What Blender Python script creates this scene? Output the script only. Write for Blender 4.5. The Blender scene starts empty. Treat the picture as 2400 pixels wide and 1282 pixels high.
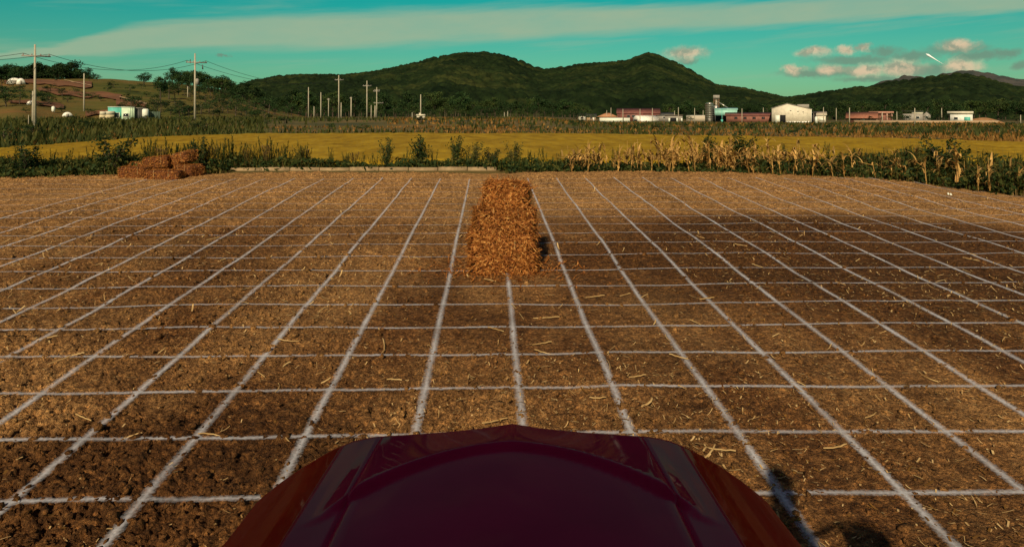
import bpy, math
import numpy as np
from mathutils import Vector, Matrix

R = math.radians
rng = np.random.default_rng(11)
scene = bpy.context.scene
C = scene.collection

# ------------------------------------------------------------------ camera
F = 1688.0                     # focal length in photograph pixels (2400 wide)
CAMZ = 2.597
YAW = -1.77
HORIZ = 270.0                  # the camera is level; the frame sits low behind the lens (vertical shift)
SLOPE = math.tan(R(2.375))      # the ploughed field climbs gently away from the tractor
cam = bpy.data.objects.new('camera', bpy.data.cameras.new('camera'))
C.objects.link(cam)
cam.location = (0, 0, CAMZ)
cam.rotation_euler = (R(90), 0, R(YAW))
cam.data.sensor_width = 36
cam.data.lens = 36 * F / 2400
cam.data.shift_y = -(641 - HORIZ) / 2400
cam.data.clip_start = 0.05
cam.data.clip_end = 20000
scene.camera = cam
ROT = cam.rotation_euler.to_matrix()

FA = F
def pixdir(x, y):
    return (ROT @ Vector((x - 1200, -(y - HORIZ), -F))).normalized()
def at(x, y, d):
    """point seen at pixel x, y at horizontal distance d"""
    v = pixdir(x, y)
    return Vector((0, 0, CAMZ)) + v * (d / math.hypot(v.x, v.y))
def on_field(x, y):
    v = pixdir(x, y)
    t = CAMZ / (SLOPE * v.y - v.z)
    return Vector((0, 0, CAMZ)) + v * t
def azel(x, y):
    v = pixdir(x, y)
    return math.degrees(math.atan2(v.x, v.y)), math.degrees(math.asin(v.z))

# ------------------------------------------------------------------ light
SUN_EL, SUN_HEAD = 33.0, 13.2     # light travels forward (+Y), a little to the right
sd = bpy.data.lights.new('sun', 'SUN')
sd.energy = 5.0
sd.angle = R(0.6)
sd.color = (1.0, 0.83, 0.58)
sun = bpy.data.objects.new('sun', sd)
C.objects.link(sun)
h = R(SUN_HEAD)
sun_dir = Vector((math.sin(h) * math.cos(R(SUN_EL)), math.cos(h) * math.cos(R(SUN_EL)), -math.sin(R(SUN_EL))))
sun.rotation_euler = sun_dir.to_track_quat('-Z', 'Y').to_euler()
sun.location = (-5, -20, 20)

scene.view_settings.view_transform = 'Standard'
scene.view_settings.look = 'None'
scene.view_settings.exposure = 0.0
scene.view_settings.gamma = 1.0
scene.render.engine = 'CYCLES'
scene.cycles.max_bounces = 6
scene.cycles.transparent_max_bounces = 12

# ------------------------------------------------------------------ world
world = bpy.data.worlds.new('World')
scene.world = world
world.use_nodes = True
WN, WL = world.node_tree.nodes, world.node_tree.links
WN.clear()

def wn(kind, **kw):
    n = WN.new(kind)
    for k, v in kw.items():
        setattr(n, k, v)
    return n
def setin(n, i, v):
    if v is None:
        return
    if isinstance(v, bpy.types.NodeSocket):
        n.id_data.links.new(v, n.inputs[i])
    else:
        n.inputs[i].default_value = v
def wmath(op, a, b=None, c=None, clamp=False):
    n = wn('ShaderNodeMath', operation=op)
    n.use_clamp = clamp
    setin(n, 0, a); setin(n, 1, b); setin(n, 2, c)
    return n.outputs[0]
def wvec(op, a, b=None):
    n = wn('ShaderNodeVectorMath', operation=op)
    setin(n, 0, a); setin(n, 1, b)
    return n.outputs['Value'] if op in ('LENGTH', 'DOT_PRODUCT') else n.outputs[0]
def wmix(f, a, b, mode='MIX'):
    n = wn('ShaderNodeMix', data_type='RGBA', blend_type=mode)
    setin(n, 0, f); setin(n, 6, a); setin(n, 7, b)
    return n.outputs[2]
def wnoise(v, scale, detail=4, rough=.55):
    n = wn('ShaderNodeTexNoise')
    setin(n, 'Vector', v)
    n.inputs['Scale'].default_value = scale
    n.inputs['Detail'].default_value = detail
    n.inputs['Roughness'].default_value = rough
    return n
def wramp01(v, lo, hi):
    n = wn('ShaderNodeMapRange', interpolation_type='SMOOTHSTEP')
    setin(n, 0, v)
    n.inputs[1].default_value = lo; n.inputs[2].default_value = hi
    return n.outputs[0]

def build_world():
    tc = wn('ShaderNodeTexCoord')
    sep = wn('ShaderNodeSeparateXYZ')
    WL.new(tc.outputs['Generated'], sep.inputs[0])
    az = wmath('MULTIPLY', wmath('ARCTAN2', sep.outputs[0], sep.outputs[1]), 57.29578)
    el = wmath('MULTIPLY', wmath('ARCSINE', sep.outputs[2]), 57.29578)
    comb = wn('ShaderNodeCombineXYZ')
    WL.new(az, comb.inputs[0]); WL.new(el, comb.inputs[1])
    P = comb.outputs[0]
    sky = wn('ShaderNodeTexSky', sky_type='NISHITA')
    sky.sun_disc = False
    sky.sun_elevation = R(SUN_EL)
    sky.sun_rotation = R(180 + SUN_HEAD)
    sky.air_density = 1.0; sky.dust_density = 0.6; sky.ozone_density = 2.0
    # the picture's teal cast low in the sky, deeper higher up than at the horizon
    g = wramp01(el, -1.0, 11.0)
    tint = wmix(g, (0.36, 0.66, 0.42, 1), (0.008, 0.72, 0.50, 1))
    tint = wmix(wramp01(el, 11.0, 34.0), tint, (0.56, 0.23, 0.32, 1))  # unseen high sky turned mauve for purple hood reflections and darker shadows
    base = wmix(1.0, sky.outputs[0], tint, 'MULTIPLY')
    # long veil of cirrus, rising to the right
    band = [(-400, 150, 16), (100, 124, 14), (200, 112, 24), (350, 88, 38), (500, 80, 42), (800, 74, 46), (1200, 56, 42), (1600, 44, 34), (2000, 22, 30), (2400, 0, 28), (3000, -40, 30)]
    pts = []
    for x, y, hw in band:
        a, e = azel(x, y)
        _, e2 = azel(x, y - hw)
        pts.append((a, e, e2 - e))
    a0, a1 = pts[0][0], pts[-1][0]
    def curve(vals, s):
        fc = wn('ShaderNodeFloatCurve')
        cv = fc.mapping.curves[0]
        while len(cv.points) < len(vals):
            cv.points.new(.5, .5)
        for p, (a, v) in zip(cv.points, vals):
            p.location = ((a - a0) / (a1 - a0), v / s)
        fc.mapping.update()
        WL.new(wmath('DIVIDE', wmath('SUBTRACT', az, a0), a1 - a0, clamp=True), fc.inputs[1])
        return wmath('MULTIPLY', fc.outputs[0], s)
    cen = curve([(p[0], p[1]) for p in pts], 16)
    hw = curve([(p[0], p[2]) for p in pts], 3)
    st = wvec('MULTIPLY', P, (0.10, 0.9, 1))
    tilt = wn('ShaderNodeVectorRotate', rotation_type='Z_AXIS')
    WL.new(P, tilt.inputs[0]); tilt.inputs['Angle'].default_value = R(-4)
    stv = wvec('MULTIPLY', tilt.outputs[0], (0.09, 1.0, 1))
    n1 = wnoise(stv, 1.3, 6, .6).outputs[0]
    n2 = wnoise(wvec('MULTIPLY', tilt.outputs[0], (0.25, 0.8, 1)), 0.55, 5, .6).outputs[0]
    t = wmath('DIVIDE', wmath('ABSOLUTE', wmath('ADD', wmath('SUBTRACT', el, cen), wmath('MULTIPLY', wmath('SUBTRACT', n1, .5), 1.1))), hw)
    veil = wramp01(wmath('SUBTRACT', 1.25, t), 0.0, 0.8)
    veil = wmath('MULTIPLY', veil, wmath('MULTIPLY_ADD', n2, 0.7, 0.48), clamp=True)
    # thinner streaks elsewhere in the sky
    n3 = wnoise(wvec('MULTIPLY', tilt.outputs[0], (0.045, 0.55, 1)), 1.0, 6, .6).outputs[0]
    thin = wmath('MULTIPLY', wramp01(n3, .47, .72), 0.40)
    veil = wmath('MAXIMUM', veil, thin)
    veil = wmath('MULTIPLY', veil, wramp01(el, 0.5, 4.5))
    col = wmix(wmath('MULTIPLY', veil, 0.92), base, (3.9, 5.0, 3.3, 1))
    # fair-weather puffs low over the hills
    wob = wnoise(P, 0.75, 4, .6)
    wob2 = wvec('MULTIPLY', wvec('SUBTRACT', wob.outputs['Color'], (.5, .5, .5)), (1.9, .8, 0))
    wob3 = wvec('MULTIPLY', wvec('SUBTRACT', wnoise(P, 2.6, 3, .6).outputs['Color'], (.5, .5, .5)), (.5, .32, 0))
    PW = wvec('ADD', wvec('ADD', P, wob2), wob3)
    bright = [(1607, 125, 52, 17), (1907, 122, 46, 13), (1985, 117, 26, 11), (2027, 113, 20, 10), (2245, 108, 46, 17), (1860, 163, 30, 12), (1945, 163, 34, 13),
              (2030, 165, 50, 17), (2110, 160, 60, 20), (2255, 156, 46, 21)]
    dim = [(520, 131, 18, 4), (2000, 140, 120, 12), (1960, 168, 110, 16), (2160, 165, 110, 18), (2240, 118, 90, 16), (2075, 122, 45, 14), (2140, 132, 70, 14), (2360, 122, 40, 12), (2190, 168, 50, 16), (2390, 155, 30, 14), (2300, 130, 90, 14), (1900, 172, 90, 9), (2050, 185, 110, 8), (1612, 143, 30, 8),
           (2700, 140, 120, 20), (2900, 100, 60, 14)]
    def puffs(lst):
        acc = None
        for x, y, w, hh in lst:
            a, e = azel(x, y)
            ax, _ = azel(x + w, y); _, ey = azel(x, y - hh)
            q = wvec('MULTIPLY', wvec('SUBTRACT', PW, (a, e, 0)), (1 / (ax - a), 1 / (ey - e), 0))
            m = wmath('SUBTRACT', 1.0, wvec('LENGTH', q))
            acc = m if acc is None else wmath('MAXIMUM', acc, m)
        return acc
    pd = wramp01(puffs(dim), -0.25, 0.75)
    pb0 = puffs(bright)
    pb = wramp01(pb0, -0.38, 0.75)
    col = wmix(wmath('MULTIPLY', pd, 0.72), col, (1.9, 2.65, 1.95, 1))
    lumps = wnoise(PW, 1.1, 4, .6).outputs[0]
    puffcol = wmix(wramp01(lumps, .36, .62), (3.6, 3.7, 2.6, 1), (8.4, 6.2, 4.0, 1))
    col = wmix(wmath('MULTIPLY', pb, 0.88), col, puffcol)
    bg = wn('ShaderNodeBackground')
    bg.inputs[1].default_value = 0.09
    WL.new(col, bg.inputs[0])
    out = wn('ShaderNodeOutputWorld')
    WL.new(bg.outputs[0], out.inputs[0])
build_world()

# ------------------------------------------------------------------ helpers
def mat(name, cols, scale=5.0, rough=.85, bump=0.0, bscale=None, spec=.3, detail=5, metal=0, coat=0, stretch=(1, 1, 1), lo=.35, hi=.65, sss=0, obj_rand=0.0):
    m = bpy.data.materials.new(name)
    m.use_nodes = True
    nt = m.node_tree; N = nt.nodes; L = nt.links
    b = N['Principled BSDF']
    b.inputs['Roughness'].default_value = rough
    b.inputs['Specular IOR Level'].default_value = spec
    b.inputs['Metallic'].default_value = metal
    b.inputs['Coat Weight'].default_value = coat
    b.inputs['Coat Roughness'].default_value = .04
    g = N.new('ShaderNodeNewGeometry')
    mp = N.new('ShaderNodeMapping')
    mp.inputs['Scale'].default_value = stretch
    L.new(g.outputs['Position'], mp.inputs[0])
    nz = N.new('ShaderNodeTexNoise')
    nz.inputs['Scale'].default_value = scale
    nz.inputs['Detail'].default_value = detail
    nz.inputs['Roughness'].default_value = .6
    L.new(mp.outputs[0], nz.inputs[0])
    cr = N.new('ShaderNodeValToRGB')
    e = cr.color_ramp.elements
    n = len(cols)
    for i, c in enumerate(cols):
        p = lo + (hi - lo) * i / max(1, n - 1)
        if i < 2:
            el_ = e[i]; el_.position = p
        else:
            el_ = e.new(p)
        el_.color = (*c, 1)
    if n == 1:
        e[1].color = (*cols[0], 1)
    L.new(nz.outputs[0], cr.inputs[0])
    colout = cr.outputs[0]
    if obj_rand:
        oi = N.new('ShaderNodeObjectInfo')
        mr = N.new('ShaderNodeMapRange')
        mr.inputs[3].default_value = 1 - obj_rand; mr.inputs[4].default_value = 1 + obj_rand
        L.new(oi.outputs['Random'], mr.inputs[0])
        mx = N.new('ShaderNodeVectorMath'); mx.operation = 'SCALE'
        L.new(colout, mx.inputs[0]); L.new(mr.outputs[0], mx.inputs[3])
        colout = mx.outputs[0]
    L.new(colout, b.inputs['Base Color'])
    if bump:
        bn = N.new('ShaderNodeTexNoise')
        bn.inputs['Scale'].default_value = bscale or scale * 4
        bn.inputs['Detail'].default_value = 6
        L.new(mp.outputs[0], bn.inputs[0])
        bp = N.new('ShaderNodeBump')
        bp.inputs['Strength'].default_value = min(1, bump)
        bp.inputs['Distance'].default_value = .3 / (bscale or scale * 4)
        L.new(bn.outputs[0], bp.inputs['Height'])
        L.new(bp.outputs[0], b.inputs['Normal'])
    return m

def leafmat(name, cols, scale=1.5, obj_rand=0.0, trans=.3):
    m = mat(name, cols, scale, rough=.7, spec=.15, obj_rand=obj_rand)
    nt = m.node_tree; N = nt.nodes; L = nt.links
    b = N['Principled BSDF']
    src = b.inputs['Base Color'].links[0].from_socket
    tr = N.new('ShaderNodeBsdfTranslucent')
    L.new(src, tr.inputs[0])
    mx = N.new('ShaderNodeMixShader'); mx.inputs[0].default_value = trans
    L.new(b.outputs[0], mx.inputs[1]); L.new(tr.outputs[0], mx.inputs[2])
    L.new(mx.outputs[0], N['Material Output'].inputs[0])
    return m

def mesh_np(name, V, Fq, m=None, smooth=False, uv=None):
    """V (n,3); Fq (k,3) or (k,4) index array, or list of such"""
    me = bpy.data.meshes.new(name)
    V = np.asarray(V, dtype=np.float32)
    Fs = Fq if isinstance(Fq, list) else [Fq]
    Fs = [np.asarray(f, dtype=np.int32) for f in Fs if len(f)]
    loops = np.concatenate([f.ravel() for f in Fs])
    sizes = np.concatenate([np.full(len(f), f.shape[1], np.int32) for f in Fs])
    starts = np.concatenate([[0], np.cumsum(sizes)[:-1]]).astype(np.int32)
    me.vertices.add(len(V)); me.vertices.foreach_set('co', V.ravel())
    me.loops.add(len(loops)); me.loops.foreach_set('vertex_index', loops)
    me.polygons.add(len(sizes)); me.polygons.foreach_set('loop_start', starts)
    me.update(calc_edges=True)
    if smooth:
        me.polygons.foreach_set('use_smooth', np.ones(len(sizes), bool))
    if uv is not None:
        ul = me.uv_layers.new(name='UVMap')
        ul.data.foreach_set('uv', np.asarray(uv, np.float32)[loops].ravel())
    if m:
        me.materials.append(m)
    return me

def link(name, me, parent=None, loc=None, rot=None, **props):
    o = bpy.data.objects.new(name, me)
    C.objects.link(o)
    if parent is not None:
        o.parent = parent
    if loc is not None:
        o.location = loc
    if rot is not None:
        o.rotation_euler = rot
    for k, v in props.items():
        o[k] = v
    return o

def thing(name, label, cat, loc=(0, 0, 0), rz=0, group=None):
    o = link(name, None, loc=loc, rot=(0, 0, rz), label=label, category=cat)
    o.empty_display_size = .2
    if group:
        o['group'] = group
    return o

def copy_tree(root, loc, rz=0, sc=1.0, label=None, group=None):
    r = root.copy(); C.objects.link(r)
    r.location = loc; r.rotation_euler = (0, 0, rz)
    r.scale = (sc, sc, sc) if np.isscalar(sc) else sc
    if label: r['label'] = label
    if group: r['group'] = group
    for ch in root.children:
        c = ch.copy(); C.objects.link(c); c.parent = r
        for g in ch.children:
            d = g.copy(); C.objects.link(d); d.parent = c
    return r

class MB:
    """collects simple solids into one mesh"""
    def __init__(s):
        s.v = []; s.f4 = []; s.f3 = []; s.fn = []
    def add(s, v, f):
        o = len(s.v); s.v += [tuple(p) for p in v]
        for q in f:
            (s.f4 if len(q) == 4 else s.f3).append([i + o for i in q])
        return s
    def box(s, x0, x1, y0, y1, z0, z1):
        v = [(x, y, z) for z in (z0, z1) for y in (y0, y1) for x in (x0, x1)]
        return s.add(v, [(0, 2, 3, 1), (4, 5, 7, 6), (0, 1, 5, 4), (2, 6, 7, 3), (0, 4, 6, 2), (1, 3, 7, 5)])
    def tube(s, pts, rad, n=8, cap=True):
        pts = [Vector(p) for p in pts]
        rr = rad if hasattr(rad, '__len__') else [rad] * len(pts)
        V = []; Fc = []
        for i, p in enumerate(pts):
            d = (pts[min(i + 1, len(pts) - 1)] - pts[max(i - 1, 0)]).normalized()
            a = d.cross(Vector((0, 0, 1)) if abs(d.z) < .9 else Vector((1, 0, 0))).normalized()
            b = d.cross(a)
            for k in range(n):
                t = 2 * math.pi * k / n
                V.append(p + (a * math.cos(t) + b * math.sin(t)) * rr[i])
        for i in range(len(pts) - 1):
            for k in range(n):
                Fc.append((i * n + k, i * n + (k + 1) % n, (i + 1) * n + (k + 1) % n, (i + 1) * n + k))
        if cap:
            for i in (0, len(pts) - 1):
                V.append(pts[i]); c = len(V) - 1
                for k in range(n):
                    q = (i * n + k, i * n + (k + 1) % n)
                    Fc.append((q[1], q[0], c) if i == 0 else (q[0], q[1], c))
        return s.add(V, Fc)
    def prism(s, prof, y0, y1):
        """profile (x,z) polygon, convex, extruded along y"""
        n = len(prof)
        V = [(x, y0, z) for x, z in prof] + [(x, y1, z) for x, z in prof]
        cx = sum(p[0] for p in prof) / n; cz = sum(p[1] for p in prof) / n
        V += [(cx, y0, cz), (cx, y1, cz)]
        Fc = []
        for i in range(n):
            j = (i + 1) % n
            Fc += [(i, j, n + j, n + i), (j, i, 2 * n), (n + i, n + j, 2 * n + 1)]
        return s.add(V, Fc)
    def mesh(s, name, m, smooth=False):
        fs = []
        if s.f4: fs.append(np.array(s.f4))
        if s.f3: fs.append(np.array(s.f3))
        return mesh_np(name, np.array(s.v), fs, m, smooth)
    def build(s, name, m, parent=None, smooth=False, **kw):
        return link(name, s.mesh(name, m, smooth), parent, **kw)

def hsh(ix, iy, k):
    v = np.sin(ix * 127.1 + iy * 311.7 + k * 74.7) * 43758.5453
    return v - np.floor(v)
def vnoise(x, y, k=0):
    ix = np.floor(x); iy = np.floor(y)
    fx = x - ix; fy = y - iy
    fx = fx * fx * (3 - 2 * fx); fy = fy * fy * (3 - 2 * fy)
    a = hsh(ix, iy, k); b = hsh(ix + 1, iy, k); c = hsh(ix, iy + 1, k); d = hsh(ix + 1, iy + 1, k)
    return (a * (1 - fx) + b * fx) * (1 - fy) + (c * (1 - fx) + d * fx) * fy - .5
def fbm(x, y, k=0, o=4):
    s = 0; a = 1; 
    for i in range(o):
        s = s + a * vnoise(x * 2 ** i, y * 2 ** i, k + i * 3.1); a *= .5
    return s
def lumps(x, y, cell, k, dens=1.0, smin=.35, smax=.62):
    """rounded lumps: height field of jittered, differently sized domes"""
    gx = x / cell; gy = y / cell
    ix = np.floor(gx); iy = np.floor(gy)
    out = np.zeros_like(gx)
    for dx in (-1, 0, 1):
        for dy in (-1, 0, 1):
            cx = ix + dx; cy = iy + dy
            px = cx + hsh(cx, cy, k); py = cy + hsh(cx, cy, k + 1)
            rr = smin + (smax - smin) * hsh(cx, cy, k + 2)
            on = hsh(cx, cy, k + 3) < dens
            ang = hsh(cx, cy, k + 4) * 6.28; st = .7 + .6 * hsh(cx, cy, k + 5)
            ux = (gx - px) * np.cos(ang) + (gy - py) * np.sin(ang)
            uy = -(gx - px) * np.sin(ang) + (gy - py) * np.cos(ang)
            d2 = (ux * st) ** 2 + (uy / st) ** 2
            hgt = np.where(on, np.sqrt(np.maximum(0, rr * rr - d2)), 0)
            out = np.maximum(out, hgt)
    return out * cell
def sstep(a, b, x):
    t = np.clip((x - a) / (b - a), 0, 1)
    return t * t * (3 - 2 * t)

def ribbons(base, length, width, yaw, lean, droop, nseg=3, taper=True):
    """many curved blades. arrays of n. returns V, F"""
    n = len(length)
    V = np.zeros((n, (nseg + 1) * 2, 3))
    dx = np.cos(yaw); dy = np.sin(yaw)
    px, py = -dy, dx
    pos = np.array(base, float).copy()
    ang = lean.copy()            # angle from vertical
    for s in range(nseg + 1):
        w = width * ((1 - s / nseg) ** .7 * .95 + .05 if taper else 1.0)
        V[:, 2 * s, 0] = pos[:, 0] - px * w / 2; V[:, 2 * s, 1] = pos[:, 1] - py * w / 2; V[:, 2 * s, 2] = pos[:, 2]
        V[:, 2 * s + 1, 0] = pos[:, 0] + px * w / 2; V[:, 2 * s + 1, 1] = pos[:, 1] + py * w / 2; V[:, 2 * s + 1, 2] = pos[:, 2]
        st = length / nseg
        pos[:, 0] += np.sin(ang) * dx * st; pos[:, 1] += np.sin(ang) * dy * st; pos[:, 2] += np.cos(ang) * st
        ang = ang + droop / nseg
    off = (np.arange(n) * (nseg + 1) * 2)[:, None]
    Fs = [off + np.array([2 * s, 2 * s + 1, 2 * s + 3, 2 * s + 2])[None] for s in range(nseg)]
    return V.reshape(-1, 3), np.concatenate(Fs)

def cards(P, size, r, flat=.0):
    """randomly turned leaf cards (rhombus) at P"""
    n = len(P)
    a = r.normal(size=(n, 3)); a[:, 2] *= (1 - flat); a /= np.linalg.norm(a, axis=1)[:, None]
    b = r.normal(size=(n, 3)); b -= (b * a).sum(1)[:, None] * a; b /= np.linalg.norm(b, axis=1)[:, None]
    s = np.asarray(size).reshape(-1, 1) * np.ones((n, 1))
    V = np.stack([P - a * s, P + b * s * .5, P + a * s, P - b * s * .5], 1).reshape(-1, 3)
    Fq = np.arange(n * 4).reshape(n, 4)
    return V, Fq

def join(parts):
    Vs = []; Fs = {}; o = 0
    for V, Fq in parts:
        V = np.asarray(V); Fq = np.asarray(Fq)
        Vs.append(V); Fs.setdefault(Fq.shape[1], []).append(Fq + o); o += len(V)
    return np.concatenate(Vs), [np.concatenate(f) for f in Fs.values()]

# ------------------------------------------------------------------ ground
def plain_z(X, Y):
    """the flat land beyond the field"""
    D = np.hypot(X, Y)
    px = 1200 + FA * np.tan(np.arctan2(X, np.maximum(Y, 1e-3)) - R(-YAW))
    rise = 1.35 * sstep(85, 150, D) * (1 - sstep(1240, 1420, px))
    return .30 - .22 * sstep(60, 270, D) + rise
def ground_z(X, Y):
    X = np.asarray(X, float); Y = np.asarray(Y, float)
    f = SLOPE * np.minimum(Y, 22.3)
    w = sstep(22.2, 24.5, Y)
    return f * (1 - w) + np.where(Y > 1, plain_z(X, np.maximum(Y, 1)), 0) * w
def gz(x, y):
    return float(ground_z(np.array([x]), np.array([y]))[0])

def clods(X, Y):
    wx = .035 * fbm(X * 14, Y * 14, 31, 3); wy = .035 * fbm(X * 14 + 40, Y * 14, 33, 3)
    x2 = X + wx; y2 = Y + wy
    big = lumps(x2, y2, .15, 3, .5, .25, .55)
    mid = lumps(x2 + 9, y2 + 4, .07, 21, .8, .3, .6)
    sml = lumps(x2 + 3, y2 + 7, .032, 47, .9, .3, .6)
    rough = np.clip(.60 + 1.3 * fbm(X * .35, Y * .35, 5, 3) + .30 * (1 - sstep(-3, 3, X)), .20, 1.25)
    crumb = .020 * np.abs(fbm(X * 22, Y * 22, 37, 3)) + .010 * fbm(X * 60, Y * 60, 41, 2)
    return rough * (np.maximum(np.maximum(big * .52, mid * .95), sml * 1.0) + crumb * 1.8)
def soil_z(X, Y, cl=1.0):
    und = .030 * fbm(X * .6, Y * .6, 1, 3) + .014 * fbm(X * 3, Y * 3, 2, 2)
    # shallow, irregular tillage ridges running away from the tractor
    und = und + .007 * np.sin(X * 7.3 + 1.2 * fbm(X * .5, Y * .3, 8, 2))
    return SLOPE * Y + und + cl * clods(X, Y) - .02

# one coarse sheet out to the horizon
def coarse_ground():
    ys = np.concatenate([np.linspace(-400, -20, 8), np.linspace(-12, 26, 60), 26 + np.geomspace(1, 7000, 70)])
    xs = np.concatenate([-np.geomspace(7000, 30, 40), np.linspace(-28, 28, 60), np.geomspace(30, 7000, 40)])
    X, Y = np.meshgrid(xs, ys)
    Z = ground_z(X, Y)
    inside = sstep(-30, -8, Y) * (1 - sstep(21.6, 22.2, Y))
    Z = Z - .11 * inside + np.where(Y > 30, .12 * fbm(X * .07, Y * .07, 3, 3), 0)
    nx = len(xs); i = np.arange((len(ys) - 1) * nx).reshape(-1, nx)[:, :-1].ravel()
    Fq = np.stack([i, i + 1, i + nx + 1, i + nx], 1)
    m = mat('land_grass', [(.040, .040, .009), (.090, .068, .014), (.15, .088, .020)], .06, .95, .4, 3)
    link('ground', mesh_np('ground', np.stack([X, Y, Z], -1).reshape(-1, 3), Fq, m, True), kind='structure')
coarse_ground()

def soil_material():
    m = bpy.data.materials.new('ploughed_soil'); m.use_nodes = True
    nt = m.node_tree; N = nt.nodes; L = nt.links
    b = N['Principled BSDF']; b.inputs['Roughness'].default_value = .95; b.inputs['Specular IOR Level'].default_value = .12
    g = N.new('ShaderNodeNewGeometry')
    def nz(scale, det=5, stretch=None):
        n = N.new('ShaderNodeTexNoise'); n.inputs['Scale'].default_value = scale; n.inputs['Detail'].default_value = det; n.inputs['Roughness'].default_value = .62
        if stretch:
            mp = N.new('ShaderNodeMapping'); mp.inputs['Scale'].default_value = stretch
            L.new(g.outputs['Position'], mp.inputs[0]); L.new(mp.outputs[0], n.inputs[0])
        else:
            L.new(g.outputs['Position'], n.inputs[0])
        return n.outputs[0]
    def ramp(v, stops):
        r = N.new('ShaderNodeValToRGB'); e = r.color_ramp.elements
        for i, (p, c) in enumerate(stops):
            q = e[i] if i < 2 else e.new(p)
            q.position = p; q.color = (*c, 1)
        L.new(v, r.inputs[0]); return r.outputs[0]
    def mix(f, a, c, mode='MIX'):
        x = N.new('ShaderNodeMix'); x.data_type = 'RGBA'; x.blend_type = mode
        setin(x, 0, f); setin(x, 6, a); setin(x, 7, c); return x.outputs[2]
    moist = ramp(nz(14, 6), [(.32, (.058, .027, .011)), (.5, (.125, .060, .022)), (.72, (.235, .120, .046))])
    dry = ramp(nz(9, 6), [(.3, (.22, .124, .052)), (.55, (.37, .216, .090)), (.75, (.50, .315, .140))])
    # dry sandy headland along the far and right edges of the field
    sep = N.new('ShaderNodeSeparateXYZ'); L.new(g.outputs['Position'], sep.inputs[0])
    def mth(op, a, c=None):
        x = N.new('ShaderNodeMath'); x.operation = op; setin(x, 0, a); setin(x, 1, c); return x.outputs[0]
    wob = mth('MULTIPLY', mth('SUBTRACT', nz(.35, 4), .5), 6.0)
    ed = mth('ADD', mth('ADD', sep.outputs[1], mth('MULTIPLY', mth('MAXIMUM', mth('SUBTRACT', sep.outputs[0], 6.0), 0.0), .55)), wob)
    mr = N.new('ShaderNodeMapRange'); mr.interpolation_type = 'SMOOTHSTEP'
    L.new(ed, mr.inputs[0]); mr.inputs[1].default_value = 11.5; mr.inputs[2].default_value = 16.5
    patch = N.new('ShaderNodeMapRange'); L.new(nz(.55, 4, (1, .5, 1)), patch.inputs[0]); patch.inputs[1].default_value = .40; patch.inputs[2].default_value = .64
    patch.inputs[4].default_value = .72
    f = mth('MAXIMUM', mr.outputs[0], patch.outputs[0])
    # damp ground where the field was tilled last
    damp = mth('ADD', mth('POWER', mth('DIVIDE', mth('SUBTRACT', sep.outputs[0], 6.2), 5.2), 2.0), mth('POWER', mth('DIVIDE', mth('SUBTRACT', sep.outputs[1], 11.0), 3.6), 2.0))
    damp2 = mth('ADD', mth('POWER', mth('DIVIDE', mth('SUBTRACT', sep.outputs[0], -2.2), 2.2), 2.0), mth('POWER', mth('DIVIDE', mth('SUBTRACT', sep.outputs[1], 3.6), 2.2), 2.0))
    dm = N.new('ShaderNodeMapRange'); dm.interpolation_type = 'SMOOTHSTEP'
    L.new(mth('ADD', mth('MINIMUM', damp, damp2), mth('MULTIPLY', wob, .16)), dm.inputs[0]); dm.inputs[1].default_value = 1.25; dm.inputs[2].default_value = .55
    f = mth('MULTIPLY', f, mth('SUBTRACT', 1.0, mth('MULTIPLY', dm.outputs[0], .9)))
    col = mix(f, moist, dry)
    col = mix(mth('MULTIPLY', dm.outputs[0], .62), col, mix(1.0, col, (.58, .55, .52, 1), 'MULTIPLY'))
    fleck = ramp(nz(38, 4), [(.36, (.50, .46, .42)), (.52, (1.0, 1.0, 1.0)), (.66, (1.75, 1.65, 1.45))])
    col = mix(1.0, col, fleck, 'MULTIPLY')
    tone = ramp(nz(.9, 4), [(.3, (1.00, .95, .88)), (.7, (1.62, 1.52, 1.36))])
    col = mix(1.0, col, tone, 'MULTIPLY')
    L.new(col, b.inputs['Base Color'])
    blotch = ramp(nz(11, 5), [(.34, (.62, .58, .54)), (.5, (1.0, 1.0, 1.0)), (.68, (1.42, 1.38, 1.28))])
    L.new(mix(1.0, col, blotch, 'MULTIPLY'), b.inputs['Base Color'])
    bp = N.new('ShaderNodeBump'); bp.inputs['Strength'].default_value = 1.0; bp.inputs['Distance'].default_value = .022
    L.new(nz(60, 6), bp.inputs['Height'])
    bq = N.new('ShaderNodeBump'); bq.inputs['Strength'].default_value = .85; bq.inputs['Distance'].default_value = .07
    L.new(nz(15, 4), bq.inputs['Height']); L.new(bp.outputs[0], bq.inputs['Normal']); L.new(bq.outputs[0], b.inputs['Normal'])
    return m
SOIL = soil_material()

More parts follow.
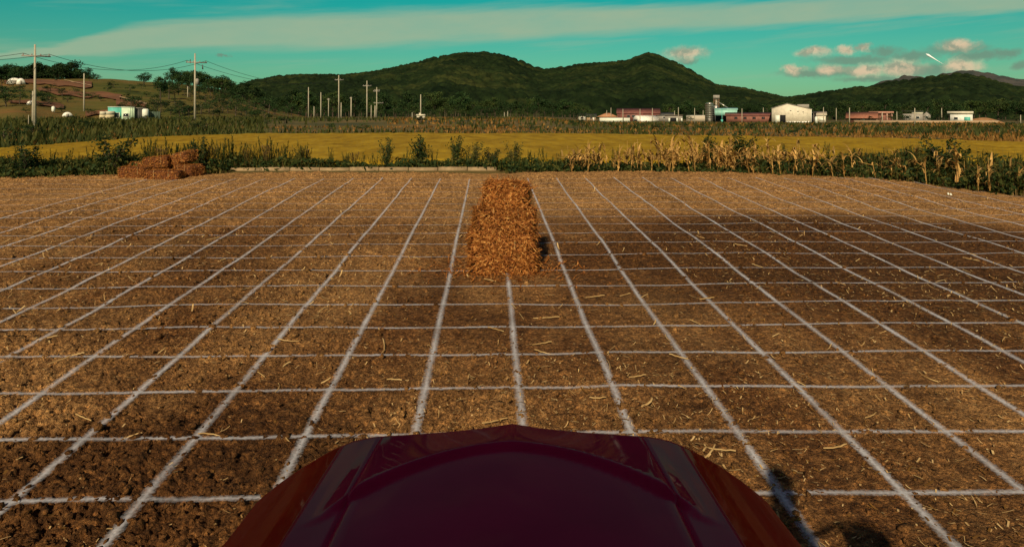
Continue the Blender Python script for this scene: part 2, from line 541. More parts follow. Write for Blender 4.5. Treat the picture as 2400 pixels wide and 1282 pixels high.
def field_mesh():
    ys = [1.0]
    while ys[-1] < 22.0:
        y = ys[-1]
        ys.append(y + min(.06, max(.0095, y * y / 1020)))
    ys = np.array(ys)
    us = np.linspace(-1, 1, 900)
    half = .84 * ys + 2.0
    X = us[None, :] * half[:, None]; X = X + 0.032 * ys[:, None]
    Y = np.repeat(ys[:, None], len(us), 1)
    Z = soil_z(X, Y)
    drop = sstep(21.4, 22.0, Y)
    Z = Z - .15 * drop
    nx = len(us); i = np.arange((len(ys) - 1) * nx).reshape(-1, nx)[:, :-1].ravel()
    Fq = np.stack([i, i + 1, i + nx + 1, i + nx], 1)
    return link('field', mesh_np('field', np.stack([X, Y, Z], -1).reshape(-1, 3), Fq, SOIL, True), kind='structure')
FIELD = field_mesh()
def field_margin():
    xs = np.linspace(-38, 38, 260); ys = np.linspace(-14, 21.6, 130)
    X, Y = np.meshgrid(xs, ys)
    inside = (np.abs(X - .032 * Y) < .84 * Y + 1.5) & (Y > 1.4)
    Z = soil_z(X, Y, .8) - np.where(inside, .07, .004)
    nx = len(xs); i = np.arange((len(ys) - 1) * nx).reshape(-1, nx)[:, :-1].ravel()
    link('field_margin', mesh_np('field_margin', np.stack([X, Y, Z], -1).reshape(-1, 3), np.stack([i, i + 1, i + nx + 1, i + nx], 1), SOIL, True), kind='structure')
field_margin()

# loose clods lying on top
def loose_clods():
    ico = [(0, 0, 1)] + [(.894 * math.cos(k * 1.2566), .894 * math.sin(k * 1.2566), .447) for k in range(5)] + [(.894 * math.cos(k * 1.2566 + .628), .894 * math.sin(k * 1.2566 + .628), -.447) for k in range(5)] + [(0, 0, -1)]
    T = []
    for k in range(5):
        T += [(0, 1 + k, 1 + (k + 1) % 5), (1 + k, 6 + k, 1 + (k + 1) % 5), (1 + (k + 1) % 5, 6 + k, 6 + (k + 1) % 5), (11, 6 + (k + 1) % 5, 6 + k)]
    ico = np.array(ico); T = np.array(T)
    n = 32000
    r = np.random.default_rng(5)
    Y = 2.0 + 11.5 * r.random(n) ** 1.7
    X = (r.random(n) * 2 - 1) * (.78 * Y + .9)
    keep = r.random(n) < np.clip(.55 + 1.2 * fbm(X * .45, Y * .45, 5, 3) + .30 * (1 - sstep(-2, 2, X)), .1, 1)
    X = X[keep]; Y = Y[keep]; n = len(X)
    s = .006 + .030 * r.random(n) ** 4.0
    Z = soil_z(X, Y) + s * .15
    V = ico[None] * (1 + .9 * (r.random((n, 12, 1)) - .5)) * s[:, None, None] * (1 + .9 * (r.random((n, 1, 3)) - .5))
    V[:, :, 2] *= .8
    V = V + np.stack([X, Y, Z], 1)[:, None]
    Fc = (T[None] + (np.arange(n) * 12)[:, None, None]).reshape(-1, 3)
    link('soil_clods', mesh_np('soil_clods', V.reshape(-1, 3), Fc, SOIL, False), FIELD, kind='stuff')
loose_clods()

# graphic overlay grid, modelled as white lines lying on the soil
def overlay_material():
    m = bpy.data.materials.new('overlay_line'); m.use_nodes = True
    nt = m.node_tree; N = nt.nodes; L = nt.links
    b = N['Principled BSDF']; b.inputs['Roughness'].default_value = .95; b.inputs['Base Color'].default_value = (.60, .60, .63, 1)
    b.inputs['Specular IOR Level'].default_value = .1
    uv = N.new('ShaderNodeUVMap'); sp = N.new('ShaderNodeSeparateXYZ'); L.new(uv.outputs[0], sp.inputs[0])
    g = N.new('ShaderNodeNewGeometry')
    n1 = N.new('ShaderNodeTexNoise'); n1.inputs['Scale'].default_value = 45; n1.inputs['Detail'].default_value = 5; L.new(g.outputs['Position'], n1.inputs[0])
    n2 = N.new('ShaderNodeTexNoise'); n2.inputs['Scale'].default_value = 2.2; n2.inputs['Detail'].default_value = 4; L.new(g.outputs['Position'], n2.inputs[0])
    def mth(op, a, c=None, d=None, cl=False):
        x = N.new('ShaderNodeMath'); x.operation = op; x.use_clamp = cl; setin(x, 0, a); setin(x, 1, c); setin(x, 2, d); return x.outputs[0]
    v = mth('ABSOLUTE', mth('MULTIPLY_ADD', sp.outputs[1], 2.0, -1.0))
    a = mth('MULTIPLY', mth('SUBTRACT', 1.0, v), 1.9)
    a = mth('ADD', a, mth('MULTIPLY', mth('SUBTRACT', n1.outputs[0], .54), 2.6))
    a = mth('MULTIPLY', mth('MULTIPLY', a, .52, cl=True), mth('MULTIPLY_ADD', n2.outputs[0], 1.0, .12), cl=True)
    tr = N.new('ShaderNodeBsdfTransparent'); mx = N.new('ShaderNodeMixShader')
    L.new(a, mx.inputs[0]); L.new(tr.outputs[0], mx.inputs[1]); L.new(b.outputs[0], mx.inputs[2])
    L.new(mx.outputs[0], N['Material Output'].inputs[0])
    return m
OVERLAY = overlay_material()
GX0 = on_field(1208, 830).x
GY0 = on_field(300, 1181).y
def strip(p0, p1, w0, w1, step):
    p0 = np.array(p0); p1 = np.array(p1)
    n = int(np.linalg.norm(p1 - p0) / step)
    t = np.linspace(0, 1, n + 1)
    c = p0 + (p1 - p0) * t[:, None]
    d = (p1 - p0) / np.linalg.norm(p1 - p0); nrm = np.array([-d[1], d[0]])
    k = rng.random() * 50
    c = c + nrm * (.010 * fbm(c[:, :1] * .8 + k, c[:, 1:] * .8 + k, 9, 3))
    w = w0 + (w1 - w0) * t
    P = np.stack([c - nrm * w[:, None] / 2, c, c + nrm * w[:, None] / 2], 1)
    X = P[..., 0]; Y = P[..., 1]
    Zf = soil_z(X, Y).max(axis=1)
    kw = 21; pad = np.pad(Zf, kw // 2, mode='edge')
    Zs = np.convolve(pad, np.ones(kw) / kw, 'valid')[:len(Zf)]
    Z = np.repeat((Zs * .85 + Zf * .15 + .002 + .0006 * c[:, 1])[:, None], 3, 1)
    V = np.concatenate([P, Z[..., None]], -1).reshape(-1, 3)
    uv = np.stack([np.repeat(t, 3), np.tile([0, .5, 1], n + 1)], 1)
    i = np.arange(n) * 3
    Fq = np.concatenate([np.stack([i, i + 3, i + 4, i + 1], 1), np.stack([i + 1, i + 4, i + 5, i + 2], 1)])
    return mesh_np('white_line', V, Fq, OVERLAY, True, uv)
for k in range(-12, 15):
    x = GX0 + .8 * k
    y0 = max(1.4, (abs(x) - 2.4) / .80)
    link('white_line', strip((x, y0), (x, 19.95), .105, .058, .035), FIELD)
for k in range(-1, 23):
    y = GY0 + .8 * k
    if y > 19.8: break
    hw = min(.80 * y + 1.4, 12.4)
    wd = .090 - .0018 * y
    link('white_line', strip((-hw, y), (hw + .2, y), wd, wd, .04), FIELD, rot=None)

# ------------------------------------------------------------------ hills
def px_of_az(a):
    return 1200 + F * np.tan(a - R(-YAW))
def hill(name, prof, px0, px1, ncol, r_ridge, r_base, zbase, nrow, m, cell, amp, power=.8, spur=.12, k=0, wob=.12, r_back=1.5, nback=14):
    """a hill range: silhouette heights come from its ridge, slopes run down to the plain"""
    pxs = np.linspace(px0, px1, ncol)
    az = np.arctan((pxs - 1200) / FA) + R(-YAW)
    ry = np.interp(pxs, [p[0] for p in prof], [p[1] for p in prof])
    # smooth the silhouette a little
    el = np.array([pixdir(x, y).z / math.hypot(pixdir(x, y).x, pixdir(x, y).y) for x, y in zip(pxs, ry)])
    rr = r_ridge * (1 + wob * fbm(az * 9 + k, az * 0 + k, 3, 3))
    zr = CAMZ + el * rr
    s = np.concatenate([np.linspace(0, 1, nrow), 1 + np.linspace(0, 1, nback + 1)[1:] * (r_back - 1)])
    S, A = np.meshgrid(s, az, indexing='ij')
    RB = r_base * (1 + .10 * fbm(A * 14 + k, A * 0 + 5, 7, 3))
    RR = np.broadcast_to(rr, S.shape)
    D = np.where(S <= 1, RB + (RR - RB) * S, RR + (S - 1) * RR)
    X = D * np.sin(A); Y = D * np.cos(A)
    up = np.clip(S, 0, 1) ** power
    zb = zbase
    Z = zb + (zr[None] - zb) * up
    sc = 1 / (r_ridge * .16)
    Z = Z + (zr[None] - zb) * spur * np.sin(np.clip(S, 0, 1) * math.pi) * 2 * fbm(X * sc, Y * sc * .6, 13 + k, 4)
    Z = np.where(S > 1, zr[None] - (zr[None] - zb) * .9 * sstep(1, r_back, S), Z)
    if amp:
        c = lumps(X, Y, cell, 60 + k, .95, .45, .75) / cell
        c2 = lumps(X + 31, Y + 17, cell * .45, 90 + k, .9, .45, .75) / cell
        fade = sstep(0, .02, S)
        Z = Z + amp * fade * (c * (.9 + .8 * fbm(X * .02, Y * .02, 5, 2)) + c2 * .9 - .45)
    nx = ncol; i = np.arange((len(s) - 1) * nx).reshape(-1, nx)[:, :-1].ravel()
    Fq = np.stack([i, i + 1, i + nx + 1, i + nx], 1)
    o = link(name, mesh_np(name, np.stack([X, Y, Z], -1).reshape(-1, 3), Fq, m, True), kind='structure')
    def height(px, d):
        a = math.atan((px - 1200) / FA) + R(-YAW)
        j = int(np.clip(np.searchsorted(pxs, px), 0, ncol - 1))
        col = D[:, j]
        return float(np.interp(d, col[:nrow], Z[:nrow, j]))
    return o, height

FOREST = mat('forest_canopy', [(.006, .013, .005), (.014, .025, .008), (.034, .042, .012)], .014, .95, .9, 1.2, spec=.05, lo=.34, hi=.68, detail=9)
FOREST_NEAR = mat('forest_canopy_near', [(.006, .012, .005), (.013, .024, .008), (.032, .042, .012)], .02, .95, .9, 1.6, spec=.05, lo=.34, hi=.68, detail=9)
def vary(m, scale, lo, hi):
    nt = m.node_tree; N = nt.nodes; L = nt.links; b = N['Principled BSDF']
    src = b.inputs['Base Color'].links[0].from_socket
    g = N.new('ShaderNodeNewGeometry'); n = N.new('ShaderNodeTexNoise'); n.inputs['Scale'].default_value = scale; n.inputs['Detail'].default_value = 3
    L.new(g.outputs['Position'], n.inputs[0])
    r = N.new('ShaderNodeValToRGB'); e = r.color_ramp.elements
    e[0].position = .38; e[0].color = (*lo, 1); e[1].position = .62; e[1].color = (*hi, 1)
    L.new(n.outputs[0], r.inputs[0])
    x = N.new('ShaderNodeMix'); x.data_type = 'RGBA'; x.blend_type = 'MULTIPLY'; x.inputs[0].default_value = 1
    L.new(src, x.inputs[6]); L.new(r.outputs[0], x.inputs[7]); L.new(x.outputs[2], b.inputs['Base Color'])
vary(FOREST, .11, (.62, .68, .68), (1.22, 1.15, 1.05)); vary(FOREST_NEAR, .15, (.62, .68, .68), (1.22, 1.15, 1.05))
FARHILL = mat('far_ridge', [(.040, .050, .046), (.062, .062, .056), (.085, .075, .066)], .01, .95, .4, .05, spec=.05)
SLOPEMAT = mat('terraced_slope', [(.040, .050, .010), (.080, .080, .016), (.13, .090, .024), (.19, .090, .028)], .035, .95, .5, 1.0, spec=.1, lo=.3, hi=.7, stretch=(.6, 1.2, 2.5))

main_prof = [(300, 235), (480, 225), (560, 202), (600, 188), (660, 180), (720, 177), (800, 179), (860, 172), (930, 160), (990, 145), (1050, 130), (1090, 123), (1130, 122), (1170, 126), (1210, 140), (1250, 157), (1275, 162), (1330, 159), (1400, 149), (1470, 144), (1492, 133), (1518, 122), (1545, 129), (1590, 151), (1640, 179), (1680, 199), (1740, 208), (1800, 221), (1850, 234), (1950, 252), (2100, 262)]
hill('wooded_hill', main_prof, 300, 2100, 820, 1350, 520, -1, 210, FOREST, 11.0, 7.0, .72, .10, 0)
right_prof = [(1560, 268), (1700, 258), (1800, 241), (1850, 234), (1900, 223), (1960, 213), (2030, 206), (2090, 195), (2150, 187), (2200, 180), (2240, 175), (2300, 179), (2340, 190), (2400, 205), (2500, 212), (2700, 200), (3000, 215), (3300, 240)]
hill('wooded_hill', right_prof, 1560, 3300, 560, 820, 420, -.5, 150, FOREST_NEAR, 8.5, 6.0, .75, .12, 20)
far_prof = [(1800, 250), (1950, 230), (2000, 215), (2050, 200), (2090, 188), (2118, 178), (2150, 180), (2180, 184), (2210, 172), (2250, 168), (2275, 163), (2300, 170), (2330, 172), (2360, 180), (2400, 188), (2600, 175), (3000, 200), (3600, 240)]
hill('far_mountain', far_prof, 1800, 3600, 260, 3600, 2400, 0, 50, FARHILL, 60, 14, .8, .1, 40)
left_prof = [(-1500, 200), (-900, 180), (-400, 178), (-100, 184), (0, 186), (200, 184), (260, 186), (330, 191), (420, 197), (500, 208), (560, 226), (620, 246), (660, 262), (720, 275)]
_, lefth = hill('hillside', left_prof, -1500, 720, 420, 320, 158, .6, 110, SLOPEMAT, 6, .25, .95, .10, 7, wob=.05)

# worn tracks and bare terraces on the slope, laid just above it
def slope_patch(name, pts, m, lift=.35):
    """quad strip following the slope; pts list of ((px,d),(px,d)) pairs"""
    V = []
    for (pa, da), (pb, db) in pts:
        for q in np.linspace(0, 1, 5):
            px = pa + (pb - pa) * q; d = da + (db - da) * q + (q - .5) * (db - da) * .9 * float(vnoise(np.array(px * .045), np.array(q * 3.), 5)) + (db - da) * .5 * float(vnoise(np.array(px * .03), np.array(q), 9))
            a = math.atan((px - 1200) / FA) + R(-YAW)
            V.append((d * math.sin(a), d * math.cos(a), lefth(px, d) + lift))
    n = len(pts)
    Fq = [(i * 5 + j, i * 5 + j + 1, i * 5 + j + 6, i * 5 + j + 5) for i in range(n - 1) for j in range(4)]
    link(name, mesh_np(name, np.array(V), np.array(Fq), m, True), kind='structure')
EARTH = mat('bare_red_earth', [(.11, .045, .018), (.19, .080, .032)], .12, .95, .4, 1.0)
PATHM = mat('worn_path', [(.34, .22, .12), (.46, .30, .17)], .3, .95, .3, 2.0)
def lerp_pts(A, B, n=14):
    return [((a0, a1), (b0, b1)) for a0, a1, b0, b1 in zip(np.linspace(A[0][0], B[0][0], n), np.linspace(A[0][1], B[0][1], n), np.linspace(A[1][0], B[1][0], n), np.linspace(A[1][1], B[1][1], n))]
slope_patch('bare_terrace', lerp_pts(((10, 268), (10, 300)), ((215, 262), (215, 296))), EARTH)
slope_patch('bare_terrace', lerp_pts(((90, 238), (90, 258)), ((280, 226), (285, 250))), EARTH)
slope_patch('bare_terrace', lerp_pts(((272, 206), (272, 226)), ((345, 192), (345, 206))), EARTH)
slope_patch('bare_terrace', lerp_pts(((20, 196), (20, 208)), ((150, 190), (150, 205))), EARTH)
slope_patch('bare_terrace', lerp_pts(((200, 178), (200, 190)), ((300, 172), (300, 184))), EARTH)
slope_patch('dirt_path', lerp_pts(((150, 290), (150, 293)), ((215, 268), (215, 271))), PATHM, .6)
slope_patch('dirt_path', lerp_pts(((280, 228), (280, 232)), ((345, 200), (345, 204))), PATHM, .6)

# ------------------------------------------------------------------ trees
BARK = mat('bark', [(.05, .035, .022), (.10, .075, .05)], 3, .95, .5, 12)
LEAF_DARK = leafmat('leaf_dark', [(.012, .030, .010), (.024, .052, .014), (.048, .075, .020)], .5, .30)
LEAF_MID = leafmat('leaf_mid', [(.022, .045, .012), (.045, .075, .018), (.085, .105, .026)], .5, .25)
def tree_proto(seed, hgt, spread, leafm, nleaf=1300, trunk=.26):
    r = np.random.default_rng(seed)
    tm = MB(); hh = hgt * .75
    lean = r.normal(0, .04, 2)
    tp = [(lean[0] * hh * t, lean[1] * hh * t, -.3 + (hh + .3) * t) for t in (0, .3, .6, 1)]
    tm.tube(tp, [trunk, trunk * .75, trunk * .5, trunk * .15], 7)
    cen = []
    for i in range(11):
        a = r.random() * 6.28; z0 = hgt * (.22 + .48 * r.random())
        z1 = min(hgt * .93, z0 + hgt * (.05 + .28 * r.random()))
        rad = spread * (.35 + .65 * r.random()) * (1.1 - .55 * (z1 / hgt))
        p0 = (lean[0] * z0, lean[1] * z0, z0); p1 = (math.cos(a) * rad * .55, math.sin(a) * rad * .55, (z0 + z1) / 2); p2 = (math.cos(a) * rad, math.sin(a) * rad, z1)
        tm.tube([p0, p1, p2], [trunk * .35, trunk * .2, trunk * .06], 5)
        cen.append((p2, hgt * (.11 + .09 * r.random())))
    cen.append(((lean[0] * hgt * .85, lean[1] * hgt * .85, hgt * .87), hgt * .13))
    for i in range(4):
        a = r.random() * 6.28
        cen.append(((math.cos(a) * spread * .45, math.sin(a) * spread * .45, hgt * (.45 + .2 * r.random())), hgt * .17))
    P = []
    for c, s in cen:
        n = int(nleaf / len(cen))
        u = r.normal(size=(n, 3)); u /= np.linalg.norm(u, axis=1)[:, None]
        u *= (r.random((n, 1)) ** .45) * s * (1 + .25 * r.normal(size=(n, 1)) * .5)
        u[:, 2] *= .75
        P.append(u + np.array(c))
    P = np.concatenate(P)
    V, Fq = cards(P, hgt * .030 * (.6 + .8 * r.random(len(P))), r)
    return tm.mesh('trunk', BARK, True), mesh_np('crown', V, Fq, leafm)
def make_tree(proto, name, label, cat, loc, rz=0., sc=1., group=None):
    o = thing(name, label, cat, loc, rz, group)
    o.scale = (sc, sc, sc) if np.isscalar(sc) else sc
    link('trunk', proto[0], o); link('crown', proto[1], o)
    return o
TP = [tree_proto(100 + i, 9.0, 3.3 + .3 * i, LEAF_DARK if i < 4 else LEAF_MID, 1500) for i in range(6)]
BP = [tree_proto(200 + i, 3.2, 2.0, LEAF_DARK if i < 2 else LEAF_MID, 700, .10) for i in range(3)]

tr = np.random.default_rng(77)
def azpos(px, d):
    a = math.atan((px - 1200) / FA) + R(-YAW)
    return d * math.sin(a), d * math.cos(a)
def put_tree(px, d, hgt, name, label, cat, group=None, kind=None, z=None, wide=1.0):
    x, y = azpos(px, d)
    if z is None:
        z = gz(x, y)
    k = tr.integers(0, 6) if kind is None else kind
    s = hgt / 9.0
    return make_tree(TP[k], name, label, cat, (x, y, z - .1), tr.random() * 6.28, (s * wide, s * wide, s), group)
def put_bush(px, d, hgt, label, group, z=None, kind=None, wide=1.2, name='bush'):
    x, y = azpos(px, d)
    if z is None:
        z = gz(x, y)
    k = tr.integers(0, 3) if kind is None else kind
    s = hgt / 3.2
    return make_tree(BP[k], name, label, 'bush', (x, y, z - .15), tr.random() * 6.28, (s * wide, s * wide, s), group)

# wood at the foot of the wooded hill, behind the utility poles
for i in range(95):
    px = 450 + 930 * (i + tr.random() * .9) / 95
    d = 330 + 150 * tr.random()
    h_ = 7.5 + 5.5 * tr.random() - (2.5 if px > 1150 else 0)
    put_tree(px, d, h_, 'broadleaf_tree', 'dark green tree in the wood at the foot of the twin hills', 'tree', 'trees at the foot of the twin hills', wide=1.15)
# lower row, closer
for i in range(46):
    px = 560 + 800 * (i + tr.random()) / 46
    put_bush(px, 275 + 40 * tr.random(), 3.4 + 2.0 * tr.random(), 'dark bush at the edge of the wood behind the utility poles', 'bushes along the edge of the wood', wide=1.5)
# wood crowning the left hill
for i in range(34):
    px = -60 + 268 * (i + tr.random()) / 34
    d = 318 + 30 * tr.random()
    put_tree(px, d, 7.2 + 2.4 * tr.random() - (1.5 if px > 180 else 0), 'broadleaf_tree', 'dark tree in the grove crowning the farmed hillside', 'tree', 'trees of the hilltop grove', z=lefth(px, 318) - 2.2, wide=1.35, kind=tr.integers(0, 4))
# trees on the slope that stand alone
put_tree(338, 296, 4.8, 'broadleaf_tree', 'small round lone tree on the bare skyline of the farmed hillside', 'tree', z=lefth(338, 296), kind=1, wide=1.5)
put_tree(391, 285, 4.6, 'broadleaf_tree', 'small tree on the skyline just behind the taller slope tree', 'tree', z=lefth(391, 285), kind=2, wide=1.1)
put_tree(376, 215, 7.6, 'broadleaf_tree', 'tall dark tree standing mid slope above the turquoise cabin', 'tree', z=lefth(376, 215), kind=0, wide=.8)
for i in range(30):
    px = 405 + 200 * (i + tr.random()) / 30
    d = 285 + 40 * tr.random()
    put_tree(px, d, 5 + 2.5 * tr.random(), 'broadleaf_tree', 'dark tree in the belt along the shoulder of the farmed hillside', 'tree', 'trees along the hillside shoulder', z=lefth(px, d) - .2, wide=1.2)
for i in range(26):
    px = 300 + 330 * (i + tr.random()) / 26
    d = 168 + 20 * tr.random()
    put_bush(px, d, 2.2 + 1.6 * tr.random(), 'dark rounded bush on the lower slope beside and behind the cabin', 'bushes on the lower slope by the cabin', z=lefth(px, d), wide=1.5)
for px, d, h_ in [(-20, 205, 6), (15, 190, 4.5), (45, 195, 3.8), (75, 200, 3.5), (-60, 190, 6), (100, 210, 3.2), (115, 200, 3), (5, 240, 5.5)]:
    put_bush(px, d, h_, 'dense green bush on the hillside around the twin utility pole', 'bushes on the hillside near the twin pole', z=lefth(px, d), wide=1.3)
for px, d, h_ in [(145, 185, 1.6), (235, 215, 1.5), (215, 180, 1.8), (420, 175, 2.2), (505, 200, 1.2), (535, 196, 1.2), (480, 230, 1.3), (280, 172, 1.5), (60, 172, 1.4), (180, 172, 1.4)]:
    put_bush(px, d, h_, 'low scattered shrub on the open grassy hillside', 'scattered shrubs on the open hillside', z=lefth(px, d), wide=1.5)
for i in range(40):
    px = -80 + 560 * (i + tr.random()) / 40; d = 175 + 130 * tr.random() ** 1.3
    put_bush(px, d, 1.2 + 1.8 * tr.random(), 'small dark bush dotted over the terraced hillside', 'bushes dotted over the terraces', z=lefth(px, d), wide=1.7)
for i in range(26):
    px = 390 + 300 * (i + tr.random()) / 26; d = 200 + 60 * tr.random()
    put_bush(px, d, 3.0 + 2.2 * tr.random(), 'dark thicket bush between the farmed hillside and the wood', 'thicket between hillside and wood', z=max(lefth(px, d), 1.2), wide=1.4)
# trees at the foot of the right hill and among the farm buildings
for i in range(60):
    px = 1560 + 900 * (i + tr.random()) / 60
    put_tree(px, 350 + 60 * tr.random(), 6.5 + 4.0 * tr.random(), 'broadleaf_tree', 'dark tree in the wood behind the farm buildings', 'tree', 'trees behind the farm buildings', wide=1.2)
for px, d, h_ in [(1612, 282, 2.8), (1618, 278, 2.2), (1940, 290, 4), (1970, 292, 4.4), (1985, 285, 3), (2040, 262, 2.4), (2060, 266, 2.8), (2090, 268, 3.5), (2110, 270, 4), (2125, 265, 2.6), (2175, 266, 2.6), (2195, 268, 3), (2212, 262, 2.6), (2350, 285, 3.5), (2385, 280, 3), (1385, 285, 3.5), (1365, 280, 4)]:
    put_bush(px, d, h_, 'bushy green shrub growing between the distant farm buildings', 'shrubs between the farm buildings', wide=1.2)

# ------------------------------------------------------------------ farm buildings
def plain(name, c, rough=.8, var=.12, scale=1.2, **kw):
    return mat(name, [tuple(v * (1 - var) for v in c), tuple(min(1, v * (1 + var)) for v in c)], scale, rough, **kw)
CREAM = plain('cream_sheet', (.62, .55, .42), .6)
WHITEW = plain('white_render', (.74, .70, .62), .7)
FILM = plain('greenhouse_film', (.76, .72, .62), .45, .08)
TERRA = plain('terracotta_roof', (.42, .20, .10), .8, .2, 2)
REDROOF = plain('dark_red_sheet', (.17, .065, .050), .6, .2, 1)
BRICKRED = plain('brick_red_wall', (.24, .10, .070), .8, .15, 1.5)
GREYW = plain('grey_render', (.28, .25, .21), .8)
DARKGREY = plain('dark_grey_sheet', (.075, .075, .065), .6, .2)
TEAL = plain('turquoise_panel', (.10, .40, .33), .5)
PALETEAL = plain('pale_turquoise_sheet', (.30, .55, .46), .5)
PALEGREEN = plain('pale_green_panel', (.55, .66, .48), .5)
BLACK = plain('dark_opening', (.012, .012, .012), .9)
GLASS = plain('window_glass', (.02, .028, .03), .08, .1, spec=.5)
STEEL = plain('galvanised_steel', (.52, .50, .44), .32, .12, 2, metal=.75)
RUST = plain('rusty_frame', (.20, .11, .07), .8)
CONC = plain('weathered_concrete', (.46, .39, .29), .9, .15, 4, bump=.3)
POLEM = plain('concrete_pole', (.38, .33, .235), .85, .12, 2)
WIREM = plain('wire', (.02, .025, .02), .6)
TANK = plain('white_plastic', (.72, .72, .60), .5, .05)

def site(name, label, cat, px, d, group=None, rz=0., z=None):
    x, y = azpos(px, d)
    a = math.atan((px - 1200) / FA) + R(-YAW)
    o = thing(name, label, cat, (x, y, (gz(x, y) if z is None else z)), -a + rz, group)
    return o
def boxp(name, m, parent, *b):
    return MB().box(*b).build(name, m, parent)
def window(parent, x0, x1, z0, z1, y, frame=None, deep=.08):
    """frame around a recessed pane on a wall that faces -y at y"""
    t = .09
    w = MB()
    w.box(x0 - t, x0, y - deep, y + .02, z0 - t, z1 + t).box(x1, x1 + t, y - deep, y + .02, z0 - t, z1 + t)
    w.box(x0, x1, y - deep, y + .02, z1, z1 + t).box(x0, x1, y - deep, y + .02, z0 - t, z0)
    o = w.build('window', frame or WHITEW, parent)
    MB().box(x0, x1, y - .035, y + .02, z0, z1).build('pane', GLASS, o)
    return o
def gable(w, d, hw, hr, over=.25, t=.12):
    """roof mesh spanning x, ridge along y"""
    m = MB()
    for s in (-1, 1):
        e = s * (w / 2 + over); ez = hw - over * (hr - hw) / (w / 2)
        q = [(0, hr), (e, ez), (e, ez + t), (0, hr + t)]
        m.prism(q if s < 0 else q[::-1], -over, d + over)
    return m
def ridge_x_roof(w, d, hw, hr, over=.3, t=.12):
    """roof with ridge along x"""
    m = MB()
    for s in (0, 1):
        y0 = -over if s == 0 else d + over
        ez = hw - over * (hr - hw) / (d / 2)
        v = [(-w / 2 - over, y0, ez), (w / 2 + over, y0, ez), (w / 2 + over, d / 2, hr), (-w / 2 - over, d / 2, hr)]
        v += [(x, y, z + t) for x, y, z in v]
        m.add(v, [(0, 1, 2, 3), (4, 7, 6, 5), (0, 4, 5, 1), (2, 6, 7, 3), (0, 3, 7, 4), (1, 5, 6, 2)])
    return m
S270 = 270 / F
# cream warehouse
w = site('warehouse', 'big cream gabled warehouse with dark open doorway on the plain', 'warehouse', 1855, 250)
wm = MB().prism([(-6, 0), (-6, 4.6), (-1.2, 6.1), (6, 4.3), (6, 0)], 0, 16)
wm.build('wall', CREAM, w)
rf = MB()
for a, b in [((-6.25, 4.58), (-1.2, 6.16)), ((-1.2, 6.16), (6.25, 4.28))]:
    q = [a, b, (b[0], b[1] + .15), (a[0], a[1] + .15)]
    rf.prism(q[::-1], -.2, 16.2)
rf.build('roof', plain('warehouse_roof', (.30, .27, .22), .6), w)
boxp('roof_monitor', GREYW, w, 1.8, 5.4, 6, 14, 4.9, 6.0)
boxp('doorway', BLACK, w, -3.5, -1.75, -.05, .3, .02, 2.5)
boxp('door_panel', TANK, w, -4.9, -3.5, -.10, -.02, .05, 2.4)
for x in (-.5, 1.7, 3.3):
    boxp('vent', DARKGREY, w, x, x + .5, -.06, .1, 3.75 - (x * .12), 3.95 - (x * .12))
for x in np.arange(-5.2, 5.9, 1.1):
    boxp('cladding_rib', CREAM, w, x, x + .06, -.04, .02, 2.7, 4.25)
boxp('corner_trim', TANK, w, 5.85, 6.03, -.07, .1, 0, 4.3)
boxp('base_course', WHITEW, w, -1.6, 5.8, -.09, .1, 0, .45)
w = site('lean_to', 'dark open lean-to shed against the cream warehouse', 'shed', 1903, 252)
boxp('wall', BLACK, w, -1.2, 1.3, 1, 6, 0, 3.2); boxp('roof', DARKGREY, w, -1.3, 1.5, -.3, 6.2, 3.2, 3.4)
for x in (-1.1, -.3, .5, 1.2):
    boxp('post', GREYW, w, x, x + .12, 0, .14, 0, 3.2)
w = site('storage_tank', 'white upright tank beside the lean-to shed', 'tank', 1913, 246)
MB().tube([(0, 0, 0), (0, 0, 1.6), (0, 0, 2.0)], [.45, .45, .2], 14).build('shell', TANK, w, True)
MB().tube([(0, 0, 2.0), (0, 0, 2.1)], .18, 10).build('lid', DARKGREY, w)
w = site('farm_house', 'small ochre house with white wall panels beyond the white tank', 'house', 1922, 262)
boxp('wall', CREAM, w, -1.8, 1.8, 0, 5, 0, 2.5); ridge_x_roof(3.6, 5, 2.5, 3.6).build('roof', CONC, w); boxp('panel', TANK, w, -.3, 1.5, -.06, .05, .6, 1.4); window(w, -1.4, -.7, 1, 1.8, 0)
# long brick red sheds
w = site('brick_shed', 'long low brick red shed between the turquoise roof and warehouse', 'shed', 1766, 262)
boxp('wall', BRICKRED, w, -9, 9.4, 0, 7, 0, 2.3)
ridge_x_roof(18.4, 7, 2.3, 3.3).build('roof', REDROOF, w)
for x in np.arange(-7.5, 8, 3.0):
    boxp('pilaster', BRICKRED, w, x, x + .2, -.08, .05, 0, 2.25)
for x in (-6.3, -3.3, -.3, 2.7, 5.7):
    window(w, x, x + 1.0, 1.1, 1.8, 0, BRICKRED)
w = site('brick_shed', 'short brick red annex touching the warehouse doorway side', 'shed', 1818, 258)
boxp('wall', BRICKRED, w, -1.5, 1.2, 0, 4, 0, 2.4); boxp('roof', REDROOF, w, -1.7, 1.4, -.2, 4.2, 2.4, 2.6); boxp('door', DARKGREY, w, -1.3, -.6, -.06, .04, 0, 1.9)
